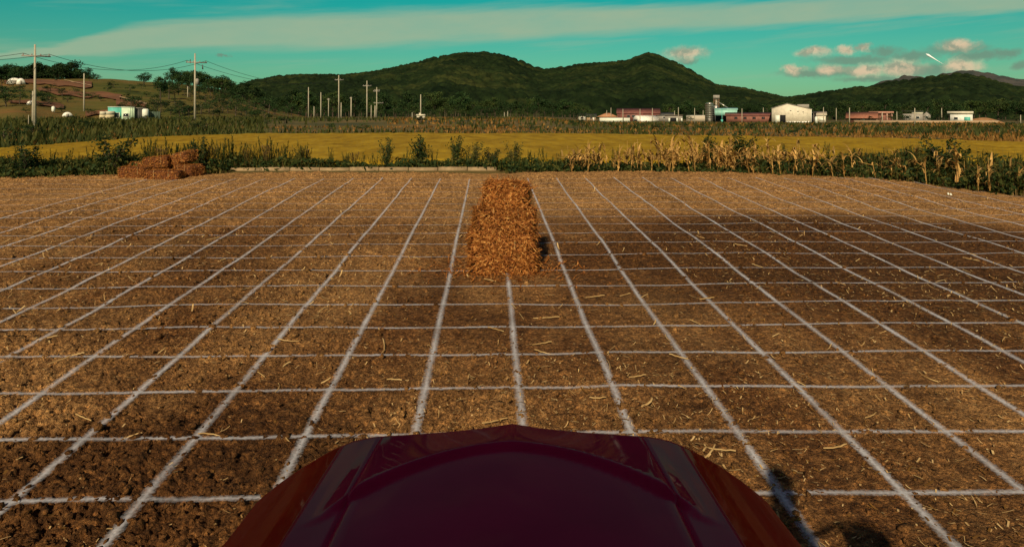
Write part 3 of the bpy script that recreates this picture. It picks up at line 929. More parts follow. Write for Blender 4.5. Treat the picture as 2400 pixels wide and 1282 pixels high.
# silo group
w = site('grain_silo', 'tall shiny round steel silo beside a smaller one', 'silo', 1663, 272)
MB().tube([(0, 0, 0), (0, 0, 6.6), (0, 0, 6.62), (0, 0, 7.0)], [1.6, 1.6, 1.68, .5], 28).build('shell', STEEL, w, False)
for z in np.arange(.9, 6.5, .8):
    MB().tube([(0, 0, z), (0, 0, z + .08)], 1.635, 28).build('hoop', STEEL, w)
boxp('hatch', GREYW, w, -.4, .4, -1.68, -1.5, .2, 1.3)
w = site('grain_silo', 'slim shorter steel silo squeezed behind the big silo', 'silo', 1678, 276)
MB().tube([(0, 0, 0), (0, 0, 5.8), (0, 0, 6.2)], [.75, .75, .2], 20).build('shell', STEEL, w)
for z in np.arange(1, 5.7, 1.1):
    MB().tube([(0, 0, z), (0, 0, z + .07)], .78, 20).build('hoop', STEEL, w)
w = site('elevator_tower', 'rusty lattice grain elevator tower with slanting chute', 'tower', 1679, 280)
lt = MB()
for x in (-.9, .9):
    for y in (-.7, .7):
        lt.box(x - .09, x + .09, y - .09, y + .09, 0, 9.6)
lt.build('frame', RUST, w)
for k, z in enumerate(np.arange(.8, 9.4, 1.45)):
    sgn = 1 if k % 2 else -1
    MB().tube([(-.9 * sgn, -.72, z), (.9 * sgn, -.72, z + 1.4)], .06, 5).build('brace', RUST, w)
    MB().tube([(-.9, -.72, z), (.9, -.72, z)], .06, 5).build('brace', RUST, w)
boxp('head_house', GREYW, w, -1.15, 1.15, -.95, .95, 8.6, 9.9)
boxp('leg_casing', CONC, w, -.35, .3, -.3, .3, .2, 8.6)
MB().tube([(.4, 0, 7.6), (4.3, -1, 5.0)], .17, 8).build('chute', STEEL, w)
w = site('open_barn', 'open barn with pale turquoise sheet gable over dark bay', 'barn', 1702, 266)
boxp('back_wall', BLACK, w, -3.9, 3.7, 3, 7, 0, 2.4)
boxp('fascia', PALETEAL, w, -3.9, 3.7, 0, .2, 2.35, 4.3)
ridge_x_roof(7.6, 7, 4.3, 5.0, .15).build('roof', PALETEAL, w)
for x in (-3.8, -1.3, 1.2, 3.5):
    boxp('post', DARKGREY, w, x, x + .16, .05, .2, 0, 2.4)
for x in np.arange(-3.4, 3.5, .85):
    boxp('cladding_rib', PALETEAL, w, x, x + .05, -.04, .02, 2.4, 4.25)
w = site('gate_post', 'slim turquoise steel post with box in front of open barn', 'post', 1692, 246)
MB().tube([(0, 0, 0), (0, 0, 4.6)], .09, 6).build('pole', TEAL, w); boxp('box', TEAL, w, -.35, .35, -.2, .2, .1, 1.0); boxp('arm', TEAL, w, -.2, 1.5, -.06, .06, 4.3, 4.45)
w = site('white_shed', 'tiny white gabled shed at the end of the open barn', 'shed', 1729, 270)
MB().prism([(-.9, 0), (-.9, 2.0), (0, 3.1), (.9, 2.0), (.9, 0)], 0, 3).build('wall', TANK, w); gable(1.8, 3, 2.0, 3.1, .1).build('roof', GREYW, w); boxp('door', GREYW, w, -.3, .3, -.05, .04, 0, 1.6)
# group left of the silo
w = site('hip_roof_house', 'orange hip roofed farmhouse with long white wall', 'house', 1424, 285)
boxp('wall', WHITEW, w, -2.7, 3.4, .4, 6, 0, 1.9)
MB().add([(-4.4, -.3, 1.75), (4.3, -.3, 1.75), (4.3, 7, 1.75), (-4.4, 7, 1.75), (-.6, 3.2, 3.3), (.7, 3.2, 3.3)], [(0, 1, 5, 4), (2, 3, 4, 5), (1, 2, 5), (3, 0, 4), (0, 3, 2, 1)]).build('roof', TERRA, w)
window(w, -1.6, -.6, .7, 1.3, .4); window(w, 1.0, 2.0, .7, 1.3, .4)
w = site('garden_wall', 'long whitewashed wall in front of the orange roofed farmhouse', 'wall', 1442, 272)
boxp('wall', TANK, w, -5.8, 5.4, 0, .3, 0, 1.35); boxp('coping', WHITEW, w, -5.9, 5.5, -.06, .36, 1.35, 1.45)
w = site('long_shed', 'long dark red roofed shed behind the white greenhouse', 'shed', 1496, 300)
boxp('wall', REDROOF, w, -8.6, 8.6, 0, 8, 0, 3.2); ridge_x_roof(17.2, 8, 3.2, 5.2).build('roof', REDROOF, w)
for x in (-6.8, -.2, 1.4, 5.2):
    boxp('post', plain('red_post', (.25, .09, .07)), w, x, x + .25, -.4, -.15, 0, 3.4)
for x in (-4.5, -2.5, 3.2):
    window(w, x, x + 1.1, 1.6, 2.4, 0, GREYW)
w = site('low_barn', 'low grey barn roof beyond the white greenhouse', 'barn', 1560, 300)
boxp('wall', GREYW, w, -3.5, 3.5, 0, 6, 0, 2.4); ridge_x_roof(7, 6, 2.4, 3.4).build('roof', DARKGREY, w)
window(w, -1, 0, 1, 1.8, 0)
w = site('greenhouse', 'white film covered arched greenhouse with dark entrance', 'greenhouse', 1508, 276)
ar = [(2.3 * math.cos(math.pi * k / 14), 2.25 * math.sin(math.pi * k / 14)) for k in range(15)]
gm = MB(); gm.prism([(-x, z) for x, z in ar], 0, 9)
cover = gm.build('film_cover', FILM, w); cover.rotation_euler = (0, 0, R(-52)); cover.location = (-2.6, .4, 0)
boxp('entrance', BLACK, w, -3.4, -2.3, -1.35, -1.2, 0, .8).rotation_euler = (0, 0, 0)
for t in np.linspace(.6, 8.6, 6):
    rb = MB().tube([(x * 1.012, t, z * 1.012) for x, z in ar], .035, 4).build('hoop', STEEL, w)
    rb.rotation_euler = (0, 0, R(-52)); rb.location = (-2.6, .4, 0)
w = site('grey_shed', 'small grey shed with pale gate posts beside greenhouse', 'shed', 1579, 274)
boxp('wall', GREYW, w, -3.2, 3.2, .6, 5, 0, 2.3); boxp('roof', plain('brown_sheet', (.20, .15, .11)), w, -3.4, 3.4, .2, 5.2, 2.3, 2.5)
for x in (-1.9, 1.0, 2.6):
    boxp('post', TANK, w, x, x + .55, 0, .4, 0, 1.3)
boxp('doorway', BLACK, w, -1.2, .9, .52, .7, 0, 1.5)
for px, lab, wd, hh, m in [(1364, 'cream cottage with dark hipped roof at the wood edge', 3.0, 2.0, CREAM), (1386, 'low ochre cottage beside white wall at the wood edge', 3.8, 1.7, PATHM)]:
    w = site('cottage', lab, 'house', px, 300)
    boxp('wall', m, w, -wd / 2, wd / 2, 0, 4, 0, hh); ridge_x_roof(wd, 4, hh, hh + 1.1).build('roof', DARKGREY, w); window(w, -.5, .3, .7, 1.4, 0); boxp('door', WHITEW, w, .7, 1.2, -.05, .04, 0, 1.5)
w = site('boundary_wall', 'pale low boundary wall running behind the silo', 'wall', 1640, 288)
boxp('wall', CONC, w, -5, 5.5, 0, .3, 0, 2.2); boxp('coping', WHITEW, w, -5.1, 5.6, -.05, .35, 2.2, 2.35)
# hamlet on the right
w = site('red_roof_house', 'low red roofed house with broad sweeping eaves beside concrete pole', 'house', 2020, 262)
boxp('wall', BRICKRED, w, -3.8, 4.2, .5, 6, 0, 1.7); ridge_x_roof(8.4, 6.6, 1.7, 3.4, .6).build('roof', plain('red_tile', (.30, .12, .07), .8, .2, 2), w); window(w, -1.4, -.4, .6, 1.3, .5); window(w, 1.6, 2.6, .6, 1.3, .5); boxp('door', WHITEW, w, .2, .9, .44, .54, 0, 1.5)
w = site('red_roof_house', 'salmon house with row of pillars behind the red roofed house', 'house', 2066, 275)
boxp('wall', BRICKRED, w, -3.6, 3.4, .6, 5, 0, 3.0)
boxp('roof', plain('salmon_band', (.42, .20, .14)), w, -3.9, 3.7, -.1, 5.2, 3.0, 3.7)
for x in (-3.2, -1.6, 0, 1.5, 3.0):
    boxp('pillar', plain('salmon_pillar', (.5, .30, .22)), w, x, x + .35, 0, .35, 0, 3.0)
w = site('grey_house', 'grey two part house among dark bushes behind concrete pole', 'house', 2142, 276)
boxp('wall', GREYW, w, -3.3, 2.6, 0, 5, 0, 2.9); boxp('upper_wall', CREAM, w, -.6, 2.7, .3, 5, 2.9, 3.7); boxp('roof', DARKGREY, w, -3.5, 2.8, -.2, 5.2, 3.7, 3.85); window(w, -2.4, -1.4, 1.2, 2.0, 0); window(w, .6, 1.6, 1.2, 2.0, 0)
w = site('cottage', 'small pale cottage with upright white gable among bushes', 'house', 2172, 278)
MB().prism([(-1.1, 0), (-1.1, 2.6), (0, 3.6), (1.1, 2.6), (1.1, 0)], 0, 4).build('wall', GREYW, w); gable(2.2, 4, 2.6, 3.6, .15).build('roof', DARKGREY, w); window(w, -.4, .4, 1.3, 2.1, 0)
w = site('pale_house', 'white house with bright turquoise door and flat cream roof', 'house', 2250, 262)
boxp('wall', WHITEW, w, -2.6, 3.3, 0, 5, 0, 2.9); boxp('roof', CREAM, w, -3.4, 3.5, -.4, 5.2, 2.9, 3.6); boxp('door', TEAL, w, 1.1, 2.7, -.07, .04, .3, 1.9); window(w, -1.6, -.6, 1.0, 1.8, 0)
w = site('boundary_wall', 'long low ochre wall in front of the hamlet', 'wall', 2120, 252)
boxp('wall', PATHM, w, -14, 24, 0, .25, 0, .75); boxp('coping', CONC, w, -14.1, 24.1, -.05, .3, .75, .84)
x, y = azpos(2305, 270)
tt = np.linspace(0, 2 * np.pi, 33)[:-1]; V = []
for rr_ in np.linspace(1, 0, 9):
    V += [(7.5 * rr_ * math.cos(t) * (1 + .1 * math.sin(3 * t)), 4 * rr_ * math.sin(t), -.2 + 1.9 * (1 - rr_ ** 1.6)) for t in tt]
Fq = [(i * 32 + j, i * 32 + (j + 1) % 32, (i + 1) * 32 + (j + 1) % 32, (i + 1) * 32 + j) for i in range(8) for j in range(32)]
link('earth_mound', mesh_np('earth_mound', np.array(V), np.array(Fq), mat('orange_earth', [(.24, .12, .05), (.36, .19, .08)], .8, .95, .5, 3), True), loc=(x, y, gz(x, y)), kind='structure')

# cabin compound on the left
CB = 152
def cz(px): 
    x, y = azpos(px, CB); return max(gz(x, y), .98)
sc = CB / F * 1.08
w = site('cabin', 'turquoise flat roofed cabin with white framed window', 'cabin', 274, CB, z=cz(274) - .2)
boxp('wall', TEAL, w, -1.45, 1.35, 0, 2.6, 0, 2.65); boxp('roof', plain('pale_roof', (.45, .5, .45)), w, -1.5, 1.4, -.06, 2.7, 2.65, 2.78); window(w, -.75, .35, .75, 1.6, 0, TANK, .12); boxp('base', DARKGREY, w, -1.4, 1.3, -.05, .1, 0, .22)
w = site('cabin', 'pale green cabin with small dark window beside turquoise cabin', 'cabin', 300, CB - .6, z=cz(300) - .2)
boxp('wall', PALEGREEN, w, -1.05, 1.1, 0, 2.6, 0, 2.62); boxp('roof', plain('pale_roof_b', (.55, .6, .48)), w, -1.1, 1.15, -.06, 2.7, 2.62, 2.74); window(w, -.75, .1, .95, 1.45, 0, TANK, .12)
for x in (.3, .62, .94):
    boxp('panel_rib', PALEGREEN, w, x, x + .08, -.05, .02, .1, 2.6)
w = site('sheet_shed', 'dark grey corrugated shed joined to the pale green cabin', 'shed', 323, CB, z=cz(323) - .2)
boxp('wall', DARKGREY, w, -1.0, 1.2, 0, 2.4, 0, 2.5); boxp('roof', GREYW, w, -1.05, 1.35, -.1, 2.5, 2.5, 2.6)
for x in np.arange(-.9, 1.2, .26):
    boxp('corrugation', DARKGREY, w, x, x + .1, -.05, .02, 0, 2.48)
w = site('water_tank', 'white plastic water tank on a stand beside grey shed', 'tank', 341, CB - 1, z=cz(341) - .2)
MB().tube([(0, 0, .95), (0, 0, 1.05), (0, 0, 2.2), (0, 0, 2.38)], [.5, .58, .58, .4], 18).build('tank', TANK, w); boxp('stand', DARKGREY, w, -.55, .55, -.5, .5, 0, .95)
w = site('metal_fence', 'low dark green sheet fence right of the white tank', 'fence', 360, CB, z=cz(360) - .2)
for i, x in enumerate(np.arange(-1.1, 1.1, .28)):
    boxp('panel', plain('green_sheet', (.06, .09, .06)) if i == 0 else bpy.data.materials['green_sheet'], w, x, x + .26, 0, .05, 0, 1.9 - .03 * (i % 3))
for x in (-1.15, 0, 1.1):
    boxp('post', DARKGREY, w, x, x + .07, .05, .12, 0, 2.0)
for j, (px, w_, h_, lab) in enumerate([(241, .55, 1.9, 'narrow pale yellow crate stack at the end of the cabins'), (251, .5, 1.1, 'low yellow crate stack between taller cream crates'), (256.5, .75, 1.95, 'cream crate stack against the turquoise cabin')]):
    w = site('crate_stack', lab, 'crates', px, CB - .5, z=cz(px) - .2)
    n = 3 if h_ > 1.5 else 2
    for k in range(n):
        o_ = .06 * ((k * 7 + j * 3) % 3 - 1)
        boxp('crate', plain('yellow_crate_%d_%d' % (j, k), (.62 - .05 * k, .47, .22 + .06 * k)), w, -w_ + o_, w_ + o_, 0, .7, h_ * k / n + .01, h_ * (k + 1) / n - .02)
# greenhouse tents on the hilltop, small white shed and mound
def tunnel(px, d, wd, ln, hh, label, rz=0.):
    w = site('greenhouse', label, 'greenhouse', px, d, z=lefth(px, d) + .1, rz=rz)
    prof = [(-wd / 2 * math.cos(math.pi * k / 10), hh * math.sin(math.pi * k / 10)) for k in range(11)]
    MB().prism(prof, 0, ln).build('film_cover', FILM, w)
    boxp('entrance', GREYW, w, -wd * .12, wd * .12, -.06, .05, 0, hh * .6)
tunnel(34, 272, 4.2, 8, 1.9, 'wide white plastic tunnel on the bare hilltop terrace')
tunnel(49, 271, 2.4, 8, 1.9, 'narrow white plastic tunnel next to a wider one on hilltop')
tunnel(158, 176, 1.9, 4, .95, 'small cream plastic tunnel low on the slope')
tunnel(72, 196, 1.6, 3, .9, 'little white tent beside the twin utility pole')
w = site('feed_bin', 'small white bin standing at a dark bush on the slope', 'bin', 125, 182, z=lefth(125, 182))
MB().tube([(0, 0, .2), (0, 0, .4), (0, 0, 1.2), (0, 0, 1.4)], [.15, .35, .35, .1], 12).build('bin', TANK, w)
for a in (.8, 2.4, 4, 5.5):
    MB().tube([(.3 * math.cos(a), .3 * math.sin(a), 0), (.25 * math.cos(a), .25 * math.sin(a), .5)], .03, 5).build('leg', STEEL, w)

# ------------------------------------------------------------------ utility poles
def pole(px, ybase, ytop, d, label, arms=(), r=.17, z=None, group=None, extra=None):
    x, y = azpos(px, d)
    zg = gz(x, y) if z is None else z
    top = at(px, ytop, d).z
    a = math.atan((px - 1200) / FA) + R(-YAW)
    o = thing('utility_pole', label, 'utility pole', (x, y, zg), -a, group)
    H_ = top - zg
    MB().tube([(0, 0, -.3), (0, 0, H_ * .5), (0, 0, H_)], [r, r * .85, r * .6], 10).build('pole', POLEM, o, True)
    ends = []
    for ay, x0, x1 in arms:
        za = at(px, ay, d).z - zg
        k = d / F
        c = MB().box(x0 * k, x1 * k, -.09, .09, za - .09, za + .09).build('crossarm', GREYW, o)
        for t in (.06, .35, .65, .94):
            xx = (x0 + (x1 - x0) * t) * k
            MB().tube([(xx, 0, za + .09), (xx, 0, za + .2), (xx, 0, za + .32)], [.05, .09, .04], 8).build('insulator', GREYW, c)
        m3 = Matrix.Rotation(-a, 3, 'Z')
        ends.append([Vector((x, y, zg)) + m3 @ Vector(((x0 + (x1 - x0) * t) * k, 0, za + .32)) for t in (.06, .94)])
    if extra:
        extra(o, d, zg)
    return o, ends
def transformer(o, d, zg):
    z0 = at(461, 193, d).z - zg
    t = MB().tube([(.35, -.2, z0 - .45), (.35, -.2, z0 + .45), (.35, -.2, z0 + .6)], [.3, .3, .12], 14).build('transformer', GREYW, o)
    MB().box(.1, .3, -.25, -.1, z0 - .1, z0 + .05).build('bracket', DARKGREY, t)
    z1 = at(457, 152, d).z - zg
    MB().tube([(1.2, 0, z1), (1.25, 0, z1 - .8)], [.07, .12], 8).build('switch', DARKGREY, o)
    MB().tube([(-.75, 0, z1 + .2), (-.75, 0, z1 + .9)], [.09, .06], 8).build('switch', DARKGREY, o)
pA, eA = pole(82, 292, 105, 116, 'tall concrete pole with one crossarm and a shorter pole at its foot', [(132, -22, 26)], .19)
pole(77, 292, 214, 117.5, 'shorter concrete pole leaning close to the tall pole with wires', r=.15)
pB, eB = pole(457, 282, 126, 138, 'tall concrete pole with a transformer drum and crossarm', [(147, -18, 24)], .2, extra=transformer)
pole(197, 262, 173, 190, 'plain concrete pole without arms standing on the red slope', z=lefth(197, 190) - .1, r=.2)
pole(67, 290, 270, 118, 'low slanting wooden stake left of the twin poles', r=.06)
pole(440, 210, 203, 250, 'white marker post on the green hillside shoulder', r=.18, z=lefth(440, 250))
pD, eD = pole(794, 276, 177, 205, 'tallest concrete pole in front of the wood with crossarm', [(188, -9, 11)], .2)
pE, eE = pole(860, 275, 190, 215, 'concrete pole with crossarm beside the double armed pole', [(202, -9, 10)], .2)
pP, eP = pole(883, 268, 205, 240, 'double armed pole with a third low beam in front of wood', [(212, -6, 7), (214.5, -8, 7), (242, -7, 15)], .2)
pole(723, 252, 205, 250, 'slim pole set back among the trees', r=.2)
pole(752, 275, 217, 225, 'brownish bare pole between the slim pole and the tallest', r=.19)
pole(770, 256, 231, 245, 'short pole topped by a pale box among the trees', [(234, -3, 3)], .16)
pole(799.5, 277, 241, 204, 'short white stub pole at the foot of the tallest pole', r=.17)
pole(823, 247, 228, 260, 'pair like whitish stub standing high among the trees', [(231, -3, 2)], r=.28)
pole(870, 275, 247, 214, 'short white stub pole next to the crossarmed pole', r=.14)
pole(736, 274, 250, 228, 'short dark stub pole left of the brownish bare pole', r=.16)
pole(879, 266, 248, 238, 'thick short stub under the double armed pole', r=.25)
pole(986, 270, 222, 215, 'concrete pole rising behind the low cream hut', r=.21)
w = site('pump_house', 'low cream hut with dark opening at the foot of a pole', 'hut', 986, 208)
boxp('wall', CREAM, w, -1.2, 1.2, 0, 2, 0, .95); MB().prism([(-1.5, .95), (-1.2, 1.3), (1.2, 1.3), (1.5, .95)], -.2, 2.2).build('roof', CREAM, w); boxp('doorway', BLACK, w, -.4, .5, -.05, .04, .25, .75); boxp('vent_box', CREAM, w, -.5, .1, .3, 1, 1.3, 1.7)
for i, (px, yt, d, lab) in enumerate([(966, 264, 218, 'thin grey stake left of the cream pump hut'), (1182, 264, 225, 'thin stake in the grass nearest the white cottages'), (1190, 261, 226, 'brown stump of a pole in the grass bank')]):
    pole(px, 277, yt, d, lab, r=.13)
for px, yt, d, lab in [(1432, 253, 285, 'grey pole behind the orange hip roof'), (1422, 259, 286, 'short grey pole next to the orange roof ridge'), (1529, 254, 268, 'grey pole at the right end of the white greenhouse'), (1460, 256, 268, 'reddish pole before the long red roofed shed'), (1500, 256, 268, 'reddish pole at the middle of the long red shed'), (1581, 260, 290, 'short grey pole behind the small grey shed'), (1590, 252, 268, 'grey pole in front of the small grey shed'), (1628, 254, 250, 'cream pole with lamp arm left of the silo'), (1648, 259, 290, 'thin pole tucked behind the steel silo'), (1739, 255, 255, 'pole in front of the long brick red shed'), (1789, 253, 280, 'pole carrying a white drum behind the brick red shed'), (1930, 252, 255, 'pole right of the warehouse beside the ochre house'), (1960, 254, 265, 'slim pole on the green bank behind the hamlet'), (1991, 253, 222, 'cream concrete pole left of the red roofed house'), (2068, 264, 250, 'short pole in front of the salmon house'), (2102, 262, 262, 'short pole at the bushes between salmon and grey houses'), (2144, 254, 205, 'cream concrete pole in the grass before the grey house'), (2207, 254, 275, 'slim pole between grey house and turquoise door house'), (2392, 270, 250, 'short pole in scrub beyond the earth mound'), (2012, 262, 285, 'thin pole behind the sweeping red roof')]:
    pole(px, 285, yt, d, lab, r=.15)

def wire(a, b, sag, label, r=.022):
    pts = []
    for t in np.linspace(0, 1, 25):
        p = a.lerp(b, float(t)); p.z -= sag * 4 * t * (1 - t); pts.append(p)
    o = MB().tube(pts, r, 5, cap=False).build('power_line', WIREM)
    o['label'] = label; o['category'] = 'wire'
    return o
off = at(-420, 118, 108)
for k, nm in enumerate(('left', 'right')):
    side = 'far' if k else 'near'
    wire(off + Vector((k * 1.5, k * 1.2, 0)), eA[0][k], 1.0, 'overhead wire reaching the twin pole, %s end of its crossarm' % ('outer' if k else 'inner'), .03)
    wire(eA[0][k], eB[0][k], 2.0, 'wire slung from the twin pole to the transformer pole, %s strand' % ('outer' if k else 'inner'), .032)
    wire(eB[0][k], eD[0][k], 2.6, 'wire running from the transformer pole toward the wood, %s strand' % ('outer' if k else 'inner'), .034)
    wire(eD[0][k], eE[0][k], .5, 'wire between the two crossarmed poles before the wood, %s strand' % ('outer' if k else 'inner'), .02)

wire(eE[0][0], eP[0][0], .6, 'wire from the crossarmed pole to the double armed pole, inner strand', .02)
wire(eE[0][1], eP[0][1], .6, 'wire from the crossarmed pole to the double armed pole, outer strand', .02)
# bright short streak of a contrail
A = at(2170, 127, 4500); B = at(2212, 152, 4500)
o = MB().tube([A, A.lerp(B, .12), A.lerp(B, .3), A.lerp(B, .6), B], [1.5, 6.5, 4.5, 2, .3], 10).build('contrail', plain('contrail_white', (.85, .88, .88), 1), None, True)
o['label'] = 'short bright white contrail streak in the sky over the far mountain'; o['category'] = 'contrail'

# ------------------------------------------------------------------ rice paddy and rough banks
def rice():
    pxs = np.linspace(-1300, 3700, 620)
    far = np.interp(pxs, [-1300, 0, 300, 600, 1200, 1800, 2400, 3700], [39, 43.5, 56, 68, 65, 58, 54, 48])
    s = np.linspace(0, 1, 115)
    A = np.arctan((pxs - 1200) / FA) + R(-YAW)
    near = 25.6 / np.cos(A)
    far = np.maximum(far, near + 4)
    D = near[None] + (far - near)[None] * s[:, None]
    X = D * np.sin(A)[None]; Y = D * np.cos(A)[None]
    Z = .965 + .09 * fbm(X * .25, Y * .25, 4, 3) + lumps(X, Y, .28, 70, .9, .35, .7) * .28 + .06 * fbm(X * 4, Y * 4, 6, 2)
    edge = np.minimum(sstep(0, .012, s), 1 - sstep(.985, 1, s))[:, None]
    Z = .28 + (Z - .28) * edge
    nx = len(pxs); i = np.arange((len(s) - 1) * nx).reshape(-1, nx)[:, :-1].ravel()
    Fq = np.stack([i, i + 1, i + nx + 1, i + nx], 1)
    m = mat('ripe_rice', [(.18, .105, .006), (.28, .172, .010), (.37, .240, .018)], .9, .9, .9, 9, spec=.1, lo=.3, hi=.7, stretch=(1, .35, 1))
    link('ripe_rice', mesh_np('ripe_rice', np.stack([X, Y, Z], -1).reshape(-1, 3), Fq, m, True), kind='stuff', label='golden ripe rice filling the paddy beyond the field', category='rice')
rice()

GRASS_DRY = leafmat('dry_grass', [(.14, .070, .016), (.24, .115, .026), (.34, .18, .045)], .35)
GRASS_GREEN = leafmat('rank_grass', [(.026, .036, .008), (.055, .062, .013), (.105, .092, .020)], .35)
gr = np.random.default_rng(9)
def tufts(name, n, d0, d1, px0, px1, hgt, wid, m, label, cat, dens=None, pw=1.0):
    px = px0 + (px1 - px0) * gr.random(n)
    d = d0 + (d1 - d0) * gr.random(n) ** pw
    A = np.arctan((px - 1200) / FA) + R(-YAW)
    X = d * np.sin(A); Y = d * np.cos(A)
    if dens is not None:
        kp = gr.random(n) < dens(px, d, X, Y); X = X[kp]; Y = Y[kp]; d = d[kp]
    n = len(X)
    Z = ground_z(X, Y) - .05
    hh = hgt * (.5 + .8 * gr.random(n)) * (1 + .5 * fbm(X * .08, Y * .08, 12, 2))
    V, Fq = ribbons(np.stack([X, Y, Z], 1), hh, wid * (.6 + .8 * gr.random(n)) * (.5 + d / 180), gr.random(n) * 6.28, gr.random(n) * .45, gr.random(n) * .9, 2)
    link(name, mesh_np(name, V, Fq, m), kind='stuff', label=label, category=cat)
clump = lambda a, b, k: (lambda px, d, X, Y: np.clip(a + b * fbm(X * .06, Y * .09, k, 3), 0, 1))
tufts('dry_grass', 21000, 60, 112, -500, 2900, .40, .30, GRASS_DRY, 'brown dry grass on the bank beyond the rice', 'grass', clump(.62, 1.4, 31), 1.2)
tufts('rank_grass', 15000, 78, 235, -500, 2900, .75, .34, GRASS_GREEN, 'rank green grass on the plain before the farm buildings', 'grass', clump(.65, 1.6, 35), 1.1)
tufts('dry_grass', 9000, 110, 250, 900, 2900, .55, .34, GRASS_DRY, 'thin brown grass strips on the plain by the hamlet', 'grass', clump(.40, 1.8, 39), 1.0)
tufts('rank_grass', 9000, 44, 165, -500, 620, .85, .34, GRASS_GREEN, 'tall green scrub below the cabins and twin poles', 'grass', lambda px, d, X, Y: (d > np.interp(px, [-500, 0, 300, 620], [42, 46, 58, 70])) * 1.0, 1.3)
for i in range(46):
    px = -150 + 2650 * (i + tr.random()) / 46
    put_bush(px, (88 if px > 250 else 66) + 70 * tr.random(), .9 + .7 * tr.random(), 'low dark scrub clump on the rough bank beyond the rice', 'scrub clumps on the rough bank', wide=1.9)

# ------------------------------------------------------------------ growth along the field edge
EDGE_X = [-1500, -200, 0, 300, 540, 1000, 1400, 1700, 2050, 2200, 2300, 2400, 2600, 3200]
EDGE_Y = [440, 424, 419, 413, 404, 402, 404, 406, 420, 435, 450, 463, 492, 560]
def edge_pt(px, back=0.):
    p = on_field(px, float(np.interp(px, EDGE_X, EDGE_Y)))
    q = 1 + back / math.hypot(p.x, p.y)
    return p.x * q, p.y * q
def edge_arr(px, back):
    knots = np.linspace(px.min(), px.max(), 160)
    pts = [on_field(k, float(np.interp(k, EDGE_X, EDGE_Y))) for k in knots]
    d = np.interp(px, knots, [math.hypot(p.x, p.y) for p in pts]) + back
    A = np.interp(px, knots, [math.atan2(p.x, p.y) for p in pts])
    return d * np.sin(A), d * np.cos(A)
TOPX = [-600, 0, 150, 260, 330, 480, 560, 700, 730, 880, 1000, 1100, 1250, 1330, 1500, 1700, 1850, 2050, 2200, 2400, 2700, 3100]
TOPH = [.60, .44, .44, .50, .40, .36, .40, .40, .34, .34, .38, .40, .36, .32, .28, .34, .36, .54, .62, .68, .7, .7]
WEED_DARK = leafmat('weed_dark', [(.010, .024, .007), (.026, .046, .011), (.060, .075, .018)], 2.2)
WEED_OLIVE = leafmat('weed_olive', [(.040, .050, .010), (.085, .085, .017), (.15, .125, .030)], 2.0)
WEED_DRY = leafmat('weed_dry', [(.10, .062, .022), (.20, .125, .045), (.32, .20, .080)], 2.0)
def edge_growth(name, n, m, kind, label, cat, hs=1.0, size=.05, px0=-500, px1=3000, back=(.15, 2.6), dens=None):
    px = px0 + (px1 - px0) * gr.random(n)
    bk = back[0] + (back[1] - back[0]) * gr.random(n)
    bk = np.where((px > 530) & (px < 1180), np.maximum(bk, .55), bk)
    if dens is not None:
        kp = gr.random(n) < dens(px); px = px[kp]; bk = bk[kp]; n = len(px)
    X, Y = edge_arr(px, bk)
    top = np.interp(px, TOPX, TOPH) * hs * (.8 + .9 * fbm(X * 1.1, Y * 1.1, 17, 3)) * (.55 + .45 * sstep(0, 1.0, bk))
    top = np.maximum(top, .12)
    Zg = ground_z(X, Y)
    if kind == 'leaf':
        z = Zg + top * gr.random(n) ** .8
        P = np.stack([X + .1 * gr.normal(size=n), Y + .1 * gr.normal(size=n), z], 1)
        V, Fq = cards(P, size * (.5 + gr.random(n)), gr)
    else:
        V, Fq = ribbons(np.stack([X, Y, Zg - .05], 1), top * (.7 + .7 * gr.random(n)), size * (.6 + .8 * gr.random(n)), gr.random(n) * 6.28, gr.random(n) * .3, gr.random(n) * .9, 3)
    link(name, mesh_np(name, V, Fq, m), kind='stuff', label=label, category=cat)
edge_growth('weed_undergrowth', 40000, WEED_DARK, 'leaf', 'dark leafy weeds along the far edge of the field', 'weeds', 1.0, .062)
edge_growth('weed_undergrowth', 17000, WEED_OLIVE, 'leaf', 'olive green weed tops along the far edge of the field', 'weeds', 1.1, .055)
edge_growth('edge_grass', 15000, WEED_OLIVE, 'blade', 'tall olive grass blades along the field edge', 'grass', 1.12, .028, dens=lambda p: np.interp(p, [-500, 500, 720, 760, 1250, 1330, 2900], [1, 1, 1, .8, .8, .9, 1]))
edge_growth('edge_grass', 7000, WEED_DRY, 'blade', 'dry straw coloured blades along the field edge', 'grass', 1.0, .024, dens=lambda p: np.interp(p, [-500, 300, 350, 720, 760, 1250, 1330, 2900], [.15, .2, .8, .8, .15, .2, .9, .8]))

def weed_proto(seed, hgt, m):
    """tall plume weed: several stems with upright feathery side shoots"""
    r = np.random.default_rng(seed)
    stem = MB(); parts = []
    for k in range(r.integers(3, 6)):
        a = r.random() * 6.28; ln = hgt * (.7 + .35 * r.random()); le = .10 + .16 * r.random()
        top = Vector((math.cos(a) * ln * le, math.sin(a) * ln * le, ln))
        stem.tube([(0, 0, -.05), top * .5 + Vector((0, 0, .04)), top], [.011, .008, .003], 4)
        n = 34
        t = .28 + .72 * r.random(n) ** .8
        base = np.array([[top.x * q, top.y * q, top.z * q] for q in t])
        V, Fq = ribbons(base, hgt * (.10 + .12 * r.random(n)) * (1.15 - .6 * t), .028 * np.ones(n), r.random(n) * 6.28, .35 + .5 * r.random(n), .3 * r.random(n), 2)
        parts.append((V, Fq))
    V, Fl = join(parts)
    return stem.mesh('stem', WEED_OLIVE), mesh_np('leaves', V, Fl, m)
WP = [weed_proto(400 + i, 1.25, [WEED_DARK, WEED_OLIVE, WEED_DRY, WEED_OLIVE][i % 4]) for i in range(6)]
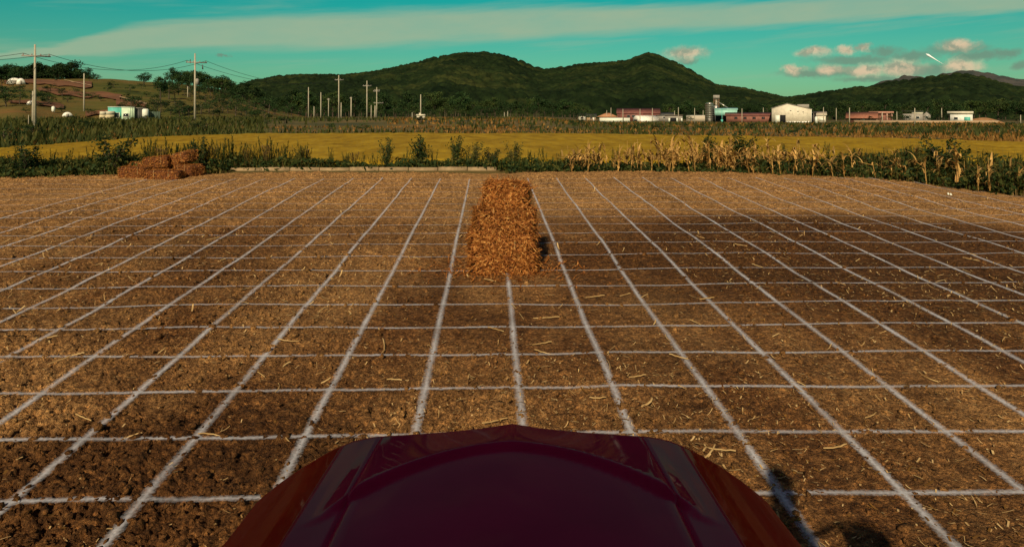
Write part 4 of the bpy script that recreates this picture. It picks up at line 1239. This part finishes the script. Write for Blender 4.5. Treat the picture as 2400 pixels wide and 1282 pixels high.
def put_weed(px, back, hgt, label, group, k=None):
    x, y = edge_pt(px, back)
    k = tr.integers(0, 6) if k is None else k
    s = hgt / 1.25
    o = thing('plume_weed', label, 'weed', (x, y, gz(x, y)), tr.random() * 6.28, group)
    o.scale = (s, s, s)
    link('stem', WP[k][0], o); link('leaves', WP[k][1], o)
for i in range(52):
    px = 335 + 385 * (i + tr.random()) / 52
    put_weed(px, .6 + 1.8 * tr.random(), .72 + .36 * tr.random(), 'tall feathery weed behind the scattered bale pile and concrete kerb', 'feathery weeds near the bale pile')
for i in range(22):
    px = -40 + 375 * (i + tr.random()) / 22
    put_weed(px, .8 + 1.6 * tr.random(), .50 + .22 * tr.random(), 'feathery weed in the dense green growth beside the bale pile', 'feathery weeds in the dense growth')
for i in range(40):
    px = 1640 + 800 * (i + tr.random()) / 40
    put_weed(px, .9 + 1.5 * tr.random(), .55 + .35 * tr.random(), 'feathery weed rising among the withered corn stalks', 'feathery weeds among the corn')
for i in range(46):
    px = 715 + 610 * (i + tr.random()) / 34
    put_weed(px, .8 + 1.5 * tr.random(), .55 + .3 * tr.random(), 'thin low weed behind the concrete kerb', 'thin weeds behind the kerb')

# leafy shrubs that stand out against the rice
def shrub_proto(seed, hgt, spread, n, m):
    r = np.random.default_rng(seed)
    stem = MB(); tips = []
    for k in range(16):
        a = r.random() * 6.28; ln = hgt * (.45 + .6 * r.random()); sp = spread * (.2 + .8 * r.random())
        p = Vector((math.cos(a) * sp, math.sin(a) * sp * .7, ln))
        stem.tube([(0, 0, -.05), (p.x * .35, p.y * .35, ln * .55), p], [.012, .008, .003], 4)
        tips += [(p * t) for t in (.45, .65, .85, 1.0)]
    tips = np.array([tuple(t) for t in tips])
    P = tips[r.integers(0, len(tips), n)] + r.normal(size=(n, 3)) * .055
    V, Fq = cards(P, .035 * (.6 + .9 * r.random(n)), r)
    return stem.mesh('stem', BARK), mesh_np('leaves', V, Fq, m)
SP = [shrub_proto(500 + i, 1.1, .42, 900, WEED_DARK if i < 2 else WEED_OLIVE) for i in range(3)]
for px, back, hgt, k, wd, lab in [(265, .7, 1.05, 1, 1.5, 'broad dark shrub rising behind the scattered bale pile'), (905, .9, .95, 0, .8, 'slim dark shrub alone behind the concrete kerb'), (985, .9, 1.0, 1, 1.25, 'double topped bushy shrub behind the concrete kerb'), (1072, .9, 1.0, 0, .9, 'tall leafy shrub above the kerb end left of the straw stack'), (1112, 1.0, .8, 2, 1.2, 'round leafy shrub directly behind the straw stack'), (1150, 1.0, .65, 1, 1.2, 'low shrub directly behind the straw stack, beside a taller one'), (1205, 1.1, .82, 2, 1.1, 'thin see-through shrub between the straw stack and the corn'), (1742, 1.3, 1.1, 0, 1.4, 'bushy green shrub inside the thickest corn stalks'), (1660, 1.5, 1.0, 1, 1.2, 'dark shrub behind the thickest corn stalks'), (2215, 1.2, 1.15, 0, 1.5, 'tall dark shrub where the corn thins out'), (60, .8, .85, 1, 1.6, 'rounded green shrub in the dense growth by the field corner'), (470, .9, .9, 1, 1.0, 'dark shrub just right of the tilted stacked bales'), (700, 1.0, .7, 2, 1.0, 'drooping olive shrub at the end of the feathery weeds'), (810, .8, .45, 2, 1.0, 'low olive shrub alone behind the middle of the kerb')]:
    x, y = edge_pt(px, back)
    o = thing('shrub', lab, 'shrub', (x, y, gz(x, y)), tr.random() * 6)
    o.scale = (hgt / 1.1 * wd, hgt / 1.1 * wd, hgt / 1.1)
    link('stem', SP[k][0], o); link('leaves', SP[k][1], o)

# withered corn
CORN = leafmat('withered_corn', [(.34, .19, .06), (.40, .23, .066), (.54, .34, .115)], 3.0, .45, .2)
def corn_proto(seed, hgt):
    r = np.random.default_rng(seed)
    bend = r.random() < .35
    pts = []; p = Vector((0, 0, -.05)); a = r.random() * 6.28; ang = .05 + .12 * r.random()
    n = 6
    for i in range(n + 1):
        pts.append(p.copy())
        if bend and i == 3:
            ang += .9 + .6 * r.random()
        st = hgt / n
        p = p + Vector((math.sin(ang) * math.cos(a) * st, math.sin(ang) * math.sin(a) * st, math.cos(ang) * st))
        ang += .04 * r.normal()
    stalk = MB().tube(pts, [.016, .015, .014, .012, .010, .007, .004], 5).mesh('corn_stalk', CORN)
    nl = 9
    base = np.array([tuple(pts[min(n - 1, 1 + int(5 * r.random()))].lerp(pts[-1], .1 * r.random())) for _ in range(nl)])
    V, Fq = ribbons(base, hgt * (.25 + .30 * r.random(nl)), .055 + .035 * r.random(nl), r.random(nl) * 6.28, .2 + .5 * r.random(nl), 1.0 + 1.9 * r.random(nl), 5)
    return stalk, mesh_np('leaves', V, Fq, CORN)
CP = [corn_proto(600 + i, 1.0) for i in range(16)]
def corn_x():
    while True:
        px = 1335 + 1150 * tr.random()
        dn = np.interp(px, [1335, 1450, 1600, 1760, 1800, 1900, 2060, 2200, 2500], [.6, .55, .8, 1.0, .5, .6, .30, .22, .25])
        if tr.random() < dn:
            return px
for i in range(175):
    px = corn_x()
    x, y = edge_pt(px, .05 + 1.5 * tr.random() ** 1.4)
    k = tr.integers(0, 16)
    s = (.62 + .38 * tr.random()) * float(np.interp(px, [1335, 1500, 1700, 1800, 2100, 2500], [.95, 1.0, 1.25, 1.08, 1.0, 1.15]))
    o = link('corn_stalk', CP[k][0], loc=(x, y, gz(x, y)), rot=(0, 0, tr.random() * 6.28), label='withered bleached corn stalk in the row along the field edge', category='corn stalk', group='withered corn along the field edge')
    o.scale = (s, s, s)
    link('leaves', CP[k][1], o)

# concrete kerb of the ditch
a = on_field(540, 400); b = on_field(1165, 399)
dv = (b - a); ln = dv.length; ang = math.atan2(dv.y, dv.x)
kb = thing('concrete_kerb', 'long low concrete kerb of a ditch along the field edge', 'kerb', (a.x, a.y, gz(a.x, a.y)), ang)
nseg = 9
TANCONC = plain('tan_concrete', (.27, .185, .098), .9, .25, 5, bump=.3)
for i in range(nseg):
    x0 = ln * i / nseg; x1 = ln * (i + 1) / nseg - .025
    boxp('kerb_stone', TANCONC, kb, x0, x1, 0 + .006 * (i % 2), .24, -.12, .075 + .008 * ((i * 5) % 3))

# ------------------------------------------------------------------ straw bales
STRAW = leafmat('straw_fibre', [(.10, .028, .006), (.25, .078, .015), (.42, .160, .034), (.62, .32, .095)], 26.0, .12, .2)
STRAWBODY = mat('straw_core', [(.06, .018, .005), (.16, .052, .013)], 14, .95, .8, 60)
STRAWPALE = leafmat('straw_pale', [(.34, .20, .075), (.52, .34, .14), (.66, .46, .21)], 6.0, .1, .15)
def bale_meshes(seed, lx, ly, lz, nfib=1900, fl=.13, wid=.011):
    r = np.random.default_rng(seed)
    # rounded, lumpy block
    n = 9
    V = []; Fc = []
    g = np.linspace(-1, 1, n)
    idx = {}
    def vid(a, b, c):
        k = (round(a, 4), round(b, 4), round(c, 4))
        if k not in idx:
            idx[k] = len(V)
            p = np.array([a, b, c])
            rd = .16
            q = np.clip(p, -1 + rd, 1 - rd); dlt = p - q; l = np.linalg.norm(dlt)
            if l > 0: p = q + dlt / l * rd * (1 if (np.abs(p) > 1 - rd).sum() else 1)
            V.append(p * np.array([lx, ly, lz]) / 2 * (1 + .03 * r.normal()))
        return idx[k]
    for ax in range(3):
        for s in (-1, 1):
            for i in range(n - 1):
                for j in range(n - 1):
                    q = []
                    for (u, v) in ((i, j), (i + 1, j), (i + 1, j + 1), (i, j + 1)):
                        c = [0, 0, 0]; c[ax] = s; c[(ax + 1) % 3] = g[u]; c[(ax + 2) % 3] = g[v]
                        q.append(vid(*c))
                    Fc.append(q if s > 0 else q[::-1])
    body = mesh_np('body', np.array(V), np.array(Fc), STRAWBODY, True)
    # fibres lying over every face, many sticking out
    area = np.array([ly * lz, lx * lz, lx * ly]); pr = area / area.sum()
    ax = r.choice(3, nfib, p=pr); sg = np.where(r.random(nfib) < .5, -1, 1)
    P = (r.random((nfib, 3)) * 2 - 1) * .97
    P[np.arange(nfib), ax] = sg * 1.0
    nrm = np.zeros((nfib, 3)); nrm[np.arange(nfib), ax] = sg
    P = P * np.array([lx, ly, lz]) / 2
    d = r.normal(size=(nfib, 3)); d[:, 2] *= .75
    d -= (d * nrm).sum(1)[:, None] * nrm * .62
    d /= np.linalg.norm(d, axis=1)[:, None]
    L_ = fl * (.35 + .95 * r.random(nfib))
    side = np.cross(d, nrm + .35 * r.normal(size=(nfib, 3))); side /= np.linalg.norm(side, axis=1)[:, None]
    w = wid * (.5 + .9 * r.random(nfib))
    bow = .25 * r.normal(size=(nfib, 1)) * L_[:, None]
    V2 = np.zeros((nfib, 6, 3))
    for s, t in enumerate((-.5, 0, .5)):
        c = P + d * (L_ * t)[:, None] + nrm * (.012 + .012 * r.random((nfib, 1)) + (.02 if t == 0 else 0)) + side * bow * (1 - abs(t) * 2) * .5
        ww = (w * (1 - .5 * abs(t)))[:, None] / 2
        V2[:, 2 * s] = c - side * ww; V2[:, 2 * s + 1] = c + side * ww
    o = (np.arange(nfib) * 6)[:, None]
    F2 = np.concatenate([o + np.array([[0, 1, 3, 2]]), o + np.array([[2, 3, 5, 4]])])
    fib = mesh_np('straw', V2.reshape(-1, 3), F2, STRAW)
    return body, fib
def twine(lx, ly, lz, x):
    t = MB(); e = .012
    t.tube([(x, -ly / 2 - e, -lz / 2), (x, -ly / 2 - e, lz / 2 + e), (x, ly / 2 + e, lz / 2 + e), (x, ly / 2 + e, -lz / 2)], .007, 5)
    return t.mesh('twine', STRAWPALE)
def bale(seed, label, loc, dims, rz=0, tilt=(0, 0), group=None, nfib=1900, fl=.13, wid=.011):
    b, f = bale_meshes(seed, *dims, nfib, fl, wid)
    o = thing('straw_bale', label, 'straw bale', loc, rz, group)
    o.rotation_euler = (tilt[0], tilt[1], rz)
    for nm, me in (('body', b), ('straw', f), ('twine', twine(*dims, -dims[0] * .22)), ('twine', twine(*dims, dims[0] * .22))):
        c = link(nm, me, o); c.location = (0, 0, dims[2] / 2)
    return o
c = on_field(1181, 640)
sx, sy = c.x, c.y + .30
zs = float(soil_z(np.array([sx]), np.array([sy]), 0)[0]) - .01
for i, (w_, d_, h_, ox, oy, rz, lab) in enumerate([(.88, .56, .28, 0, 0, .02, 'bottom bale of the tall orange straw stack'), (.86, .54, .29, -.025, .02, -.06, 'second bale up in the tall orange straw stack'), (.78, .52, .31, .02, .04, .07, 'third bale up in the tall orange straw stack'), (.54, .56, .33, .045, .15, -.10, 'narrow topmost bale crowning the tall orange straw stack')]):
    bale(700 + i, lab, (sx + ox, sy + oy, zs), (w_, d_, h_), rz, (0, (-.02, .035, -.03, .06)[i]), nfib=2700, fl=.22, wid=.0105)
    zs += h_ - .002
def pile_bale(seed, lab, x0, x1, ybase, ytop, back, depth=.5, rz=0., tilt=(0, 0), lift=0.):
    p = on_field((x0 + x1) / 2, ybase if not lift else 412)
    d = math.hypot(p.x, p.y); q = 1 + back / d; d += back
    x, y = p.x * q, p.y * q
    k = d / F
    w_ = (x1 - x0) * k * 1.02
    zb = float(soil_z(np.array([x]), np.array([y]), 0)[0]) + lift
    h_ = (ybase - ytop) * k * 1.0
    bale(seed, lab, (x, y, zb - .01), (w_ * .96, depth, h_ * .98), rz - R(-YAW), tilt, nfib=1000, fl=.085, wid=.012)
pile_bale(720, 'single bale lying at the outer end of the scattered pile', 289, 343, 416, 393, .05, .45, .12)
pile_bale(721, 'long banded bale lying in front of the scattered pile', 351, 424, 417, 397, -.12, .42, -.07)
pile_bale(722, 'bale half hidden behind the front bales of the pile', 312, 372, 410, 386, .62, .5, .1)
pile_bale(723, 'rounded bale resting on top of the front bales', 345, 395, 397, 375, .22, .40, .22, (0, -.10), lift=.25)
pile_bale(724, 'lower bale carrying the tilted bale at the pile end', 416, 470, 414, 389, .35, .5, -.5)
pile_bale(725, 'tilted bale on top at the pile end', 411, 456, 388, 366, .42, .45, -.35, (.05, -.22), lift=.37)

# ------------------------------------------------------------------ straw litter
def litter(name, n, smin, smax, wid, y0, y1, pw, m, label, seed, xf=None):
    r = np.random.default_rng(seed)
    Y = y0 + (y1 - y0) * r.random(n) ** pw
    X = (r.random(n) * 2 - 1) * np.minimum(.78 * Y + .8, 15)
    kp = r.random(n) < np.clip(.42 + 1.5 * fbm(X * .5, Y * .35, 51, 3) + .12 * sstep(-2, 3, X) + .25 * sstep(13, 18, Y), .05, 1)
    X = X[kp]; Y = Y[kp]; n = len(X)
    Z = soil_z(X, Y) + .010
    L_ = smin + (smax - smin) * r.random(n) ** 2.5
    V, Fq = ribbons(np.stack([X, Y, Z], 1), L_, wid * (.5 + r.random(n)), r.random(n) * 6.28, 1.25 + .35 * r.random(n), .5 * r.normal(size=n), 3, taper=False)
    link(name, mesh_np(name, V, Fq, m), FIELD, kind='stuff')
litter('straw_litter', 6500, .02, .10, .0055, 2.0, 10, 1.3, STRAWPALE, '', 61)
litter('straw_litter', 5200, .04, .17, .012, 8, 20.3, .9, STRAWPALE, '', 63)
litter('husk_litter', 3500, .03, .10, .010, 2.0, 20.0, 1.0, GRASS_DRY, '', 65)
litter('chaff_litter', 15000, .015, .06, .010, 3.5, 17, .85, STRAWPALE, '', 67)
litter('chaff_litter', 9000, .02, .06, .012, 3.5, 18, .9, GRASS_DRY, '', 68)
# loose straw round the stack
r = np.random.default_rng(71); n = 750
a = r.random(n) * 6.28; q = .30 + .40 * np.abs(r.normal(size=n))
X = sx + np.cos(a) * q * 1.35; Y = sy + np.sin(a) * q
V, Fq = ribbons(np.stack([X, Y, soil_z(X, Y) + .012], 1), .06 + .14 * r.random(n), .013 * (.6 + .8 * r.random(n)), r.random(n) * 6.28, 1.32 + .3 * r.random(n), .4 * r.normal(size=n), 3, taper=False)
link('loose_straw', mesh_np('loose_straw', V, Fq, STRAW), kind='stuff', label='loose orange straw strewn round the foot of the tall stack', category='straw')
# larger single pieces
def piece(px, py, L_, w_, yaw, label, bend=.3, group=None):
    p = on_field(px, py)
    x, y = p.x, p.y
    z = float(soil_z(np.array([x]), np.array([y]))[0])
    n = 7
    V = []
    for i in range(n):
        t = i / (n - 1) - .5
        cx = t * L_; cy = bend * L_ * (t * t - .1); zz = .012 + .02 * (t + .5) * (i % 2 * .3 + 1)
        hw = w_ * .22 * (1 - 1.3 * abs(t) ** 2)
        for s in (-1, 1):
            V.append((cx, cy + s * hw, zz + (.006 if s > 0 else 0)))
            V.append((cx, cy + s * hw, zz - .004))
    Fq = []
    for i in range(n - 1):
        b = i * 4
        Fq += [(b, b + 4, b + 6, b + 2), (b + 1, b + 3, b + 7, b + 5), (b, b + 1, b + 5, b + 4), (b + 2, b + 6, b + 7, b + 3)]
    o = link('straw_piece', mesh_np('straw_piece', np.array(V), np.array(Fq), STRAWPALE), loc=(x, y, z), rot=(0, 0, yaw), label=label, category='straw')
    if group: o['group'] = group
piece(900, 812, .34, .035, 1.75, 'thick pale stalk lying lengthwise on bare soil by a white line', .1)
piece(1665, 1065, .22, .022, .9, 'pale straw of the tangle between the hood and a white line', .2)
piece(1690, 1060, .20, .018, -.5, 'thin crossing straw of the tangle near the hood', .2)
piece(1960, 1050, .18, .020, .1, 'curved pale straw ahead of the tractor shadow', .5)
piece(935, 962, .12, .05, 1.2, 'broad curled husk beside a white line', .6)
piece(1160, 993, .20, .016, .2, 'straw lying just ahead of the hood tip', .2)
piece(1520, 955, .16, .035, .8, 'crumpled husk resting right of a white line', .6)
piece(1400, 940, .14, .018, -.4, 'short bent straw before a white line', .7)
piece(765, 905, .10, .018, .8, 'short straw lying across a grid crossing', .3)
piece(110, 795, .18, .020, .4, 'pale stalk lying across a slanting white line', .3)
piece(1280, 742, .30, .016, -.05, 'long thin straw in front of the straw stack', .15)
piece(1395, 693, .24, .030, .1, 'broad pale stalk right before the straw stack', .2)
piece(1535, 758, .14, .03, 1.2, 'small upright looking husk on a white line', .3)
gp = 'single straws strewn over the field'
rr_ = np.random.default_rng(90)
for i in range(70):
    py = 560 + 640 * rr_.random() ** 1.2; px = 20 + 2360 * rr_.random()
    if 520 < px < 2060 and py > 980: continue
    piece(px, py, .07 + .15 * rr_.random(), .007 + .012 * rr_.random(), rr_.random() * 3.14, 'single pale straw lying loose on the tilled soil', .25 * rr_.normal(), gp)
for px, py, lab in [(2222, 455, 'scrap of white litter on the dry headland, one of two'), (2228, 457, 'scrap of white litter on the dry headland, one of two')]:
    p = on_field(px, py); V = []
    o = link('litter_scrap', MB().add([(0, 0, 0), (.045, .008, .005), (.04, .04, .03), (0, .035, .035), (.02, .02, .055)], [(0, 1, 4), (1, 2, 4), (2, 3, 4), (3, 0, 4)]).mesh('litter_scrap', TANK), loc=(p.x, p.y, float(soil_z(np.array([p.x]), np.array([p.y]))[0])), label=lab, category='litter', group='white litter on the headland')

# ------------------------------------------------------------------ tractor
def paint(name, c, rough=.4, coat=.15):
    m = mat(name, [tuple(v * .92 for v in c), tuple(v * 1.08 for v in c)], 6, rough, .0, coat=coat, spec=.0)
    return m
MAROON = paint('maroon_paint', (.36, .008, .048))
MAROON_BOUNCE = paint('bounce_lit_maroon', (.44, .018, .009))  # maroon reddened: bounce from the sunlit soil put into the flank colour
RUBBER = mat('tyre_rubber', [(.02, .02, .02), (.04, .037, .033)], 6, .9, .3, 30)
TINT = plain('tinted_glass', (.015, .02, .02), .08, .1, spec=.5)
PLASTIC = plain('black_plastic', (.02, .02, .02), .6)
LAMP = plain('lamp_lens', (.6, .6, .58), .15)
tz = R(YAW)
T = link('tractor', None, loc=(.0025, .080, .003), label='maroon tractor seen over its glossy rounded hood', category='tractor')
T.rotation_euler = (math.atan(SLOPE), 0, tz)
HC = CAMZ
# hood: cross sections along y; each is a list of (x, drop below camera)
KX = [0, .06, .12, .18, .245, .256, .29, .33, .37, .41, .455, .487, .50, .507, .510]
KD = [0, .003, .008, .015, .026, .032, .042, .052, .072, .095, .124, .150, .18, .27, .52]
WX = 1.045
PX_ = np.array(sorted(set(list(np.linspace(0, .245, 18)) + [.250, .256, .265, .28, .29, .31, .326, .33, .334] + [round(v, 4) for v in np.linspace(.342, .487, 16)] + [.494, .50, .504, .507, .510])))
I_SH = int(np.searchsorted(PX_, .256)); I_FL = int(np.searchsorted(PX_, .33))
def nose_y(x):
    return 1.478 - .04 * x * x - 1.25 * max(0, x - .29) ** 1.7
def hood_drop(x, y):
    """how far the hood lies under the camera: a sunken inner panel, a raised lip round it that rolls down to the nose"""
    t = min(max((y - .1) / 1.58, 0), 1)
    d = .522 + .110 * t + float(np.interp(x, KX, KD))
    ye = 1.300 - 2.2 * min(x, .30) ** 2
    yn = nose_y(x)
    if y > ye:
        f = float(1 - sstep(.24, .31, np.array(x)))
        u = (y - ye) / max(yn - ye, 1e-3)
        dn = float(np.interp(x, [0, .06, .14, .20, .27, .31, .35, .40, .44, .475, .495, .505, .510], [.634, .644, .652, .656, .660, .668, .682, .706, .729, .753, .785, .86, 1.14]))
        d += -.012 * f * float(sstep(0, .02, np.array(y - ye))) * (1 - u) + (dn - .522 - .110 * min((yn - .1) / 1.58, 1) - float(np.interp(x, KX, KD))) * u ** 1.15
    return d + y * SLOPE
secs = []
for v in np.concatenate([np.linspace(-.12, 1.0, 12), np.linspace(1.02, 1.57, 56)]):
    row = []
    for x in PX_:
        yn = nose_y(x)
        y = v if v < 1.0 else 1.0 + (v - 1.0) / .57 * (yn - 1.0)
        row.append((x * WX, y, hood_drop(x, y)))
    secs.append(row)
last = secs[-1]
for dy, add in ((.012, .008), (.018, .03), (.016, .10), (.0, .22)):
    secs.append([(x * .998, y + dy, d + add) for x, y, d in last])
def hood_piece(name, i0, i1, m, row0=0, row1=None, parent=T):
    rows = secs[row0:row1]
    V = []; nh = i1 - i0 + 1
    if i0 == 0:
        cols = [(-1, i) for i in range(i1, 0, -1)] + [(1, i) for i in range(0, i1 + 1)]
        sets = [cols]
    else:
        sets = [[(-1, i) for i in range(i1, i0 - 1, -1)], [(1, i) for i in range(i0, i1 + 1)]]
    res = []
    for cols in sets:
        V = [(s * r_[i][0], r_[i][1], HC - r_[i][2]) for r_ in rows for s, i in cols]
        n = len(cols)
        Fq = [(a * n + b, a * n + b + 1, (a + 1) * n + b + 1, (a + 1) * n + b) for a in range(len(rows) - 1) for b in range(n - 1)]
        o = link(name, mesh_np(name, np.array(V), np.array(Fq), m, True), parent)
        md = o.modifiers.new('s', 'SOLIDIFY'); md.thickness = .006; md.offset = -1
        res.append(o)
    return res
hood_piece('hood', 0, I_SH, MAROON)
hood_piece('hood_shoulder', I_SH, I_FL, MAROON)
hood_piece('side_panel', I_FL, len(PX_) - 1, MAROON_BOUNCE)
# chassis, cab and wheels behind the camera: they cast the shadow across the hood and the soil
boxp('chassis', PLASTIC, T, -.30, .30, -2.6, 1.36, .75, 1.25)
boxp('grille', PLASTIC, T, -.38, .38, 1.34, 1.44, 1.05, 1.66)
for s in (-1, 1):
    MB().tube([(s * .26, 1.44, 1.45), (s * .26, 1.48, 1.45)], [.08, .07], 14).build('headlight', LAMP, T)
CABW = .80
cabf, cabr = -.22, -1.75
boxp('cab_floor', PLASTIC, T, -CABW, CABW, cabr, cabf, 1.15, 1.25)
boxp('rear_panel', MAROON_BOUNCE, T, -CABW, CABW, cabr, cabr + .06, 1.25, 2.0)
boxp('rear_window', TINT, T, -CABW + .08, CABW - .08, cabr, cabr + .03, 2.0, 2.95)
boxp('windscreen', TINT, T, -CABW + .08, CABW - .08, cabf - .03, cabf, 1.55, 2.95)
for s in (-1, 1):
    boxp('side_window', TINT, T, s * CABW - .015, s * CABW + .015, cabr + .08, cabf - .08, 1.55, 2.95)
    boxp('door', MAROON_BOUNCE, T, s * CABW - .03, s * CABW + .03, cabr + .08, cabf - .08, 1.25, 1.55)
    for y in (cabr + .04, cabf - .04):
        boxp('pillar', PLASTIC, T, s * CABW - .045, s * CABW + .045, y - .045, y + .045, 1.25, 2.97)
rb = MB().prism([(-.90, 2.97), (-.90, 3.06), (-.82, 3.15), (.78, 3.15), (.86, 3.06), (.86, 2.97)], cabr - .08, cabf + .26)
rb.build('roof', MAROON_BOUNCE, T)
# beacon on the roof corner, mirror on its bracket
bc = MB().tube([(.76, cabf + .1, 3.10), (.76, cabf + .1, 3.24), (.76, cabf + .1, 3.27), (.76, cabf + .1, 3.50), (.76, cabf + .1, 3.56)], [.03, .03, .085, .085, .05], 14).build('beacon', plain('amber_lens', (.5, .16, .01), .2), T)
mr_ = MB().tube([(.82, cabf + .1, 3.02), (1.06, cabf + .1, 3.13), (1.24, cabf + .1, 3.09)], .022, 7).build('mirror_bracket', PLASTIC, T)
MB().box(1.04, 1.30, cabf + .06, cabf + .14, 2.60, 3.06).build('mirror', PLASTIC, mr_)
ml = MB().tube([(-.82, cabf + .1, 3.02), (-1.06, cabf + .1, 3.13), (-1.24, cabf + .1, 3.09)], .022, 7).build('mirror_bracket', PLASTIC, T)
MB().box(-1.30, -1.04, cabf + .06, cabf + .14, 2.60, 3.06).build('mirror', PLASTIC, ml)
def wheel(x, y, r, w, lugs):
    prof = [(-.5, .62), (-.5, .86), (-.42, .97), (-.2, 1.0), (.2, 1.0), (.42, .97), (.5, .86), (.5, .62)]
    n = 36; V = []
    for k in range(n):
        t = 2 * math.pi * k / n
        V += [(x + a * w, y + b * r * math.cos(t), r + b * r * math.sin(t)) for a, b in prof]
    m = len(prof)
    Fq = [(k * m + i, ((k + 1) % n) * m + i, ((k + 1) % n) * m + (i + 1) % m, k * m + (i + 1) % m) for k in range(n) for i in range(m)]
    wh = link('wheel', mesh_np('tyre', np.array(V), np.array(Fq), RUBBER, True), T)
    lg = MB()
    for k in range(lugs):
        for s in (-1, 1):
            t = 2 * math.pi * (k + (.5 if s > 0 else 0)) / lugs; t2 = t + .16
            p = [(x, t2), (x + s * w * .48, t)]
            lg.tube([(q, y + r * .995 * math.cos(u), r + r * .995 * math.sin(u)) for q, u in p], .03 * r / .7, 5)
    lg.build('tread', RUBBER, wh)
    MB().tube([(x - w * .3, y, r), (x - w * .1, y, r), (x + w * .1, y, r), (x + w * .3, y, r)], [r * .63, r * .5, r * .5, r * .63], 24).build('rim', LAMP, wh)
for s in (-1, 1):
    wheel(s * .78, -1.35, .80, .42, 18)
    wheel(s * .62, .85, .50, .28, 14)
    MB().prism([(s * .55, 1.62), (s * 1.02, 1.62), (s * 1.02, 1.68), (s * .55, 1.68)][::s], -2.0, -.75).build('fender', MAROON_BOUNCE, T)
MB().tube([(-.62, .85, .5), (.62, .85, .5)], .07, 8).build('axle', PLASTIC, T)
MB().tube([(-.78, -1.35, .8), (.78, -1.35, .8)], .1, 8).build('axle', PLASTIC, T)
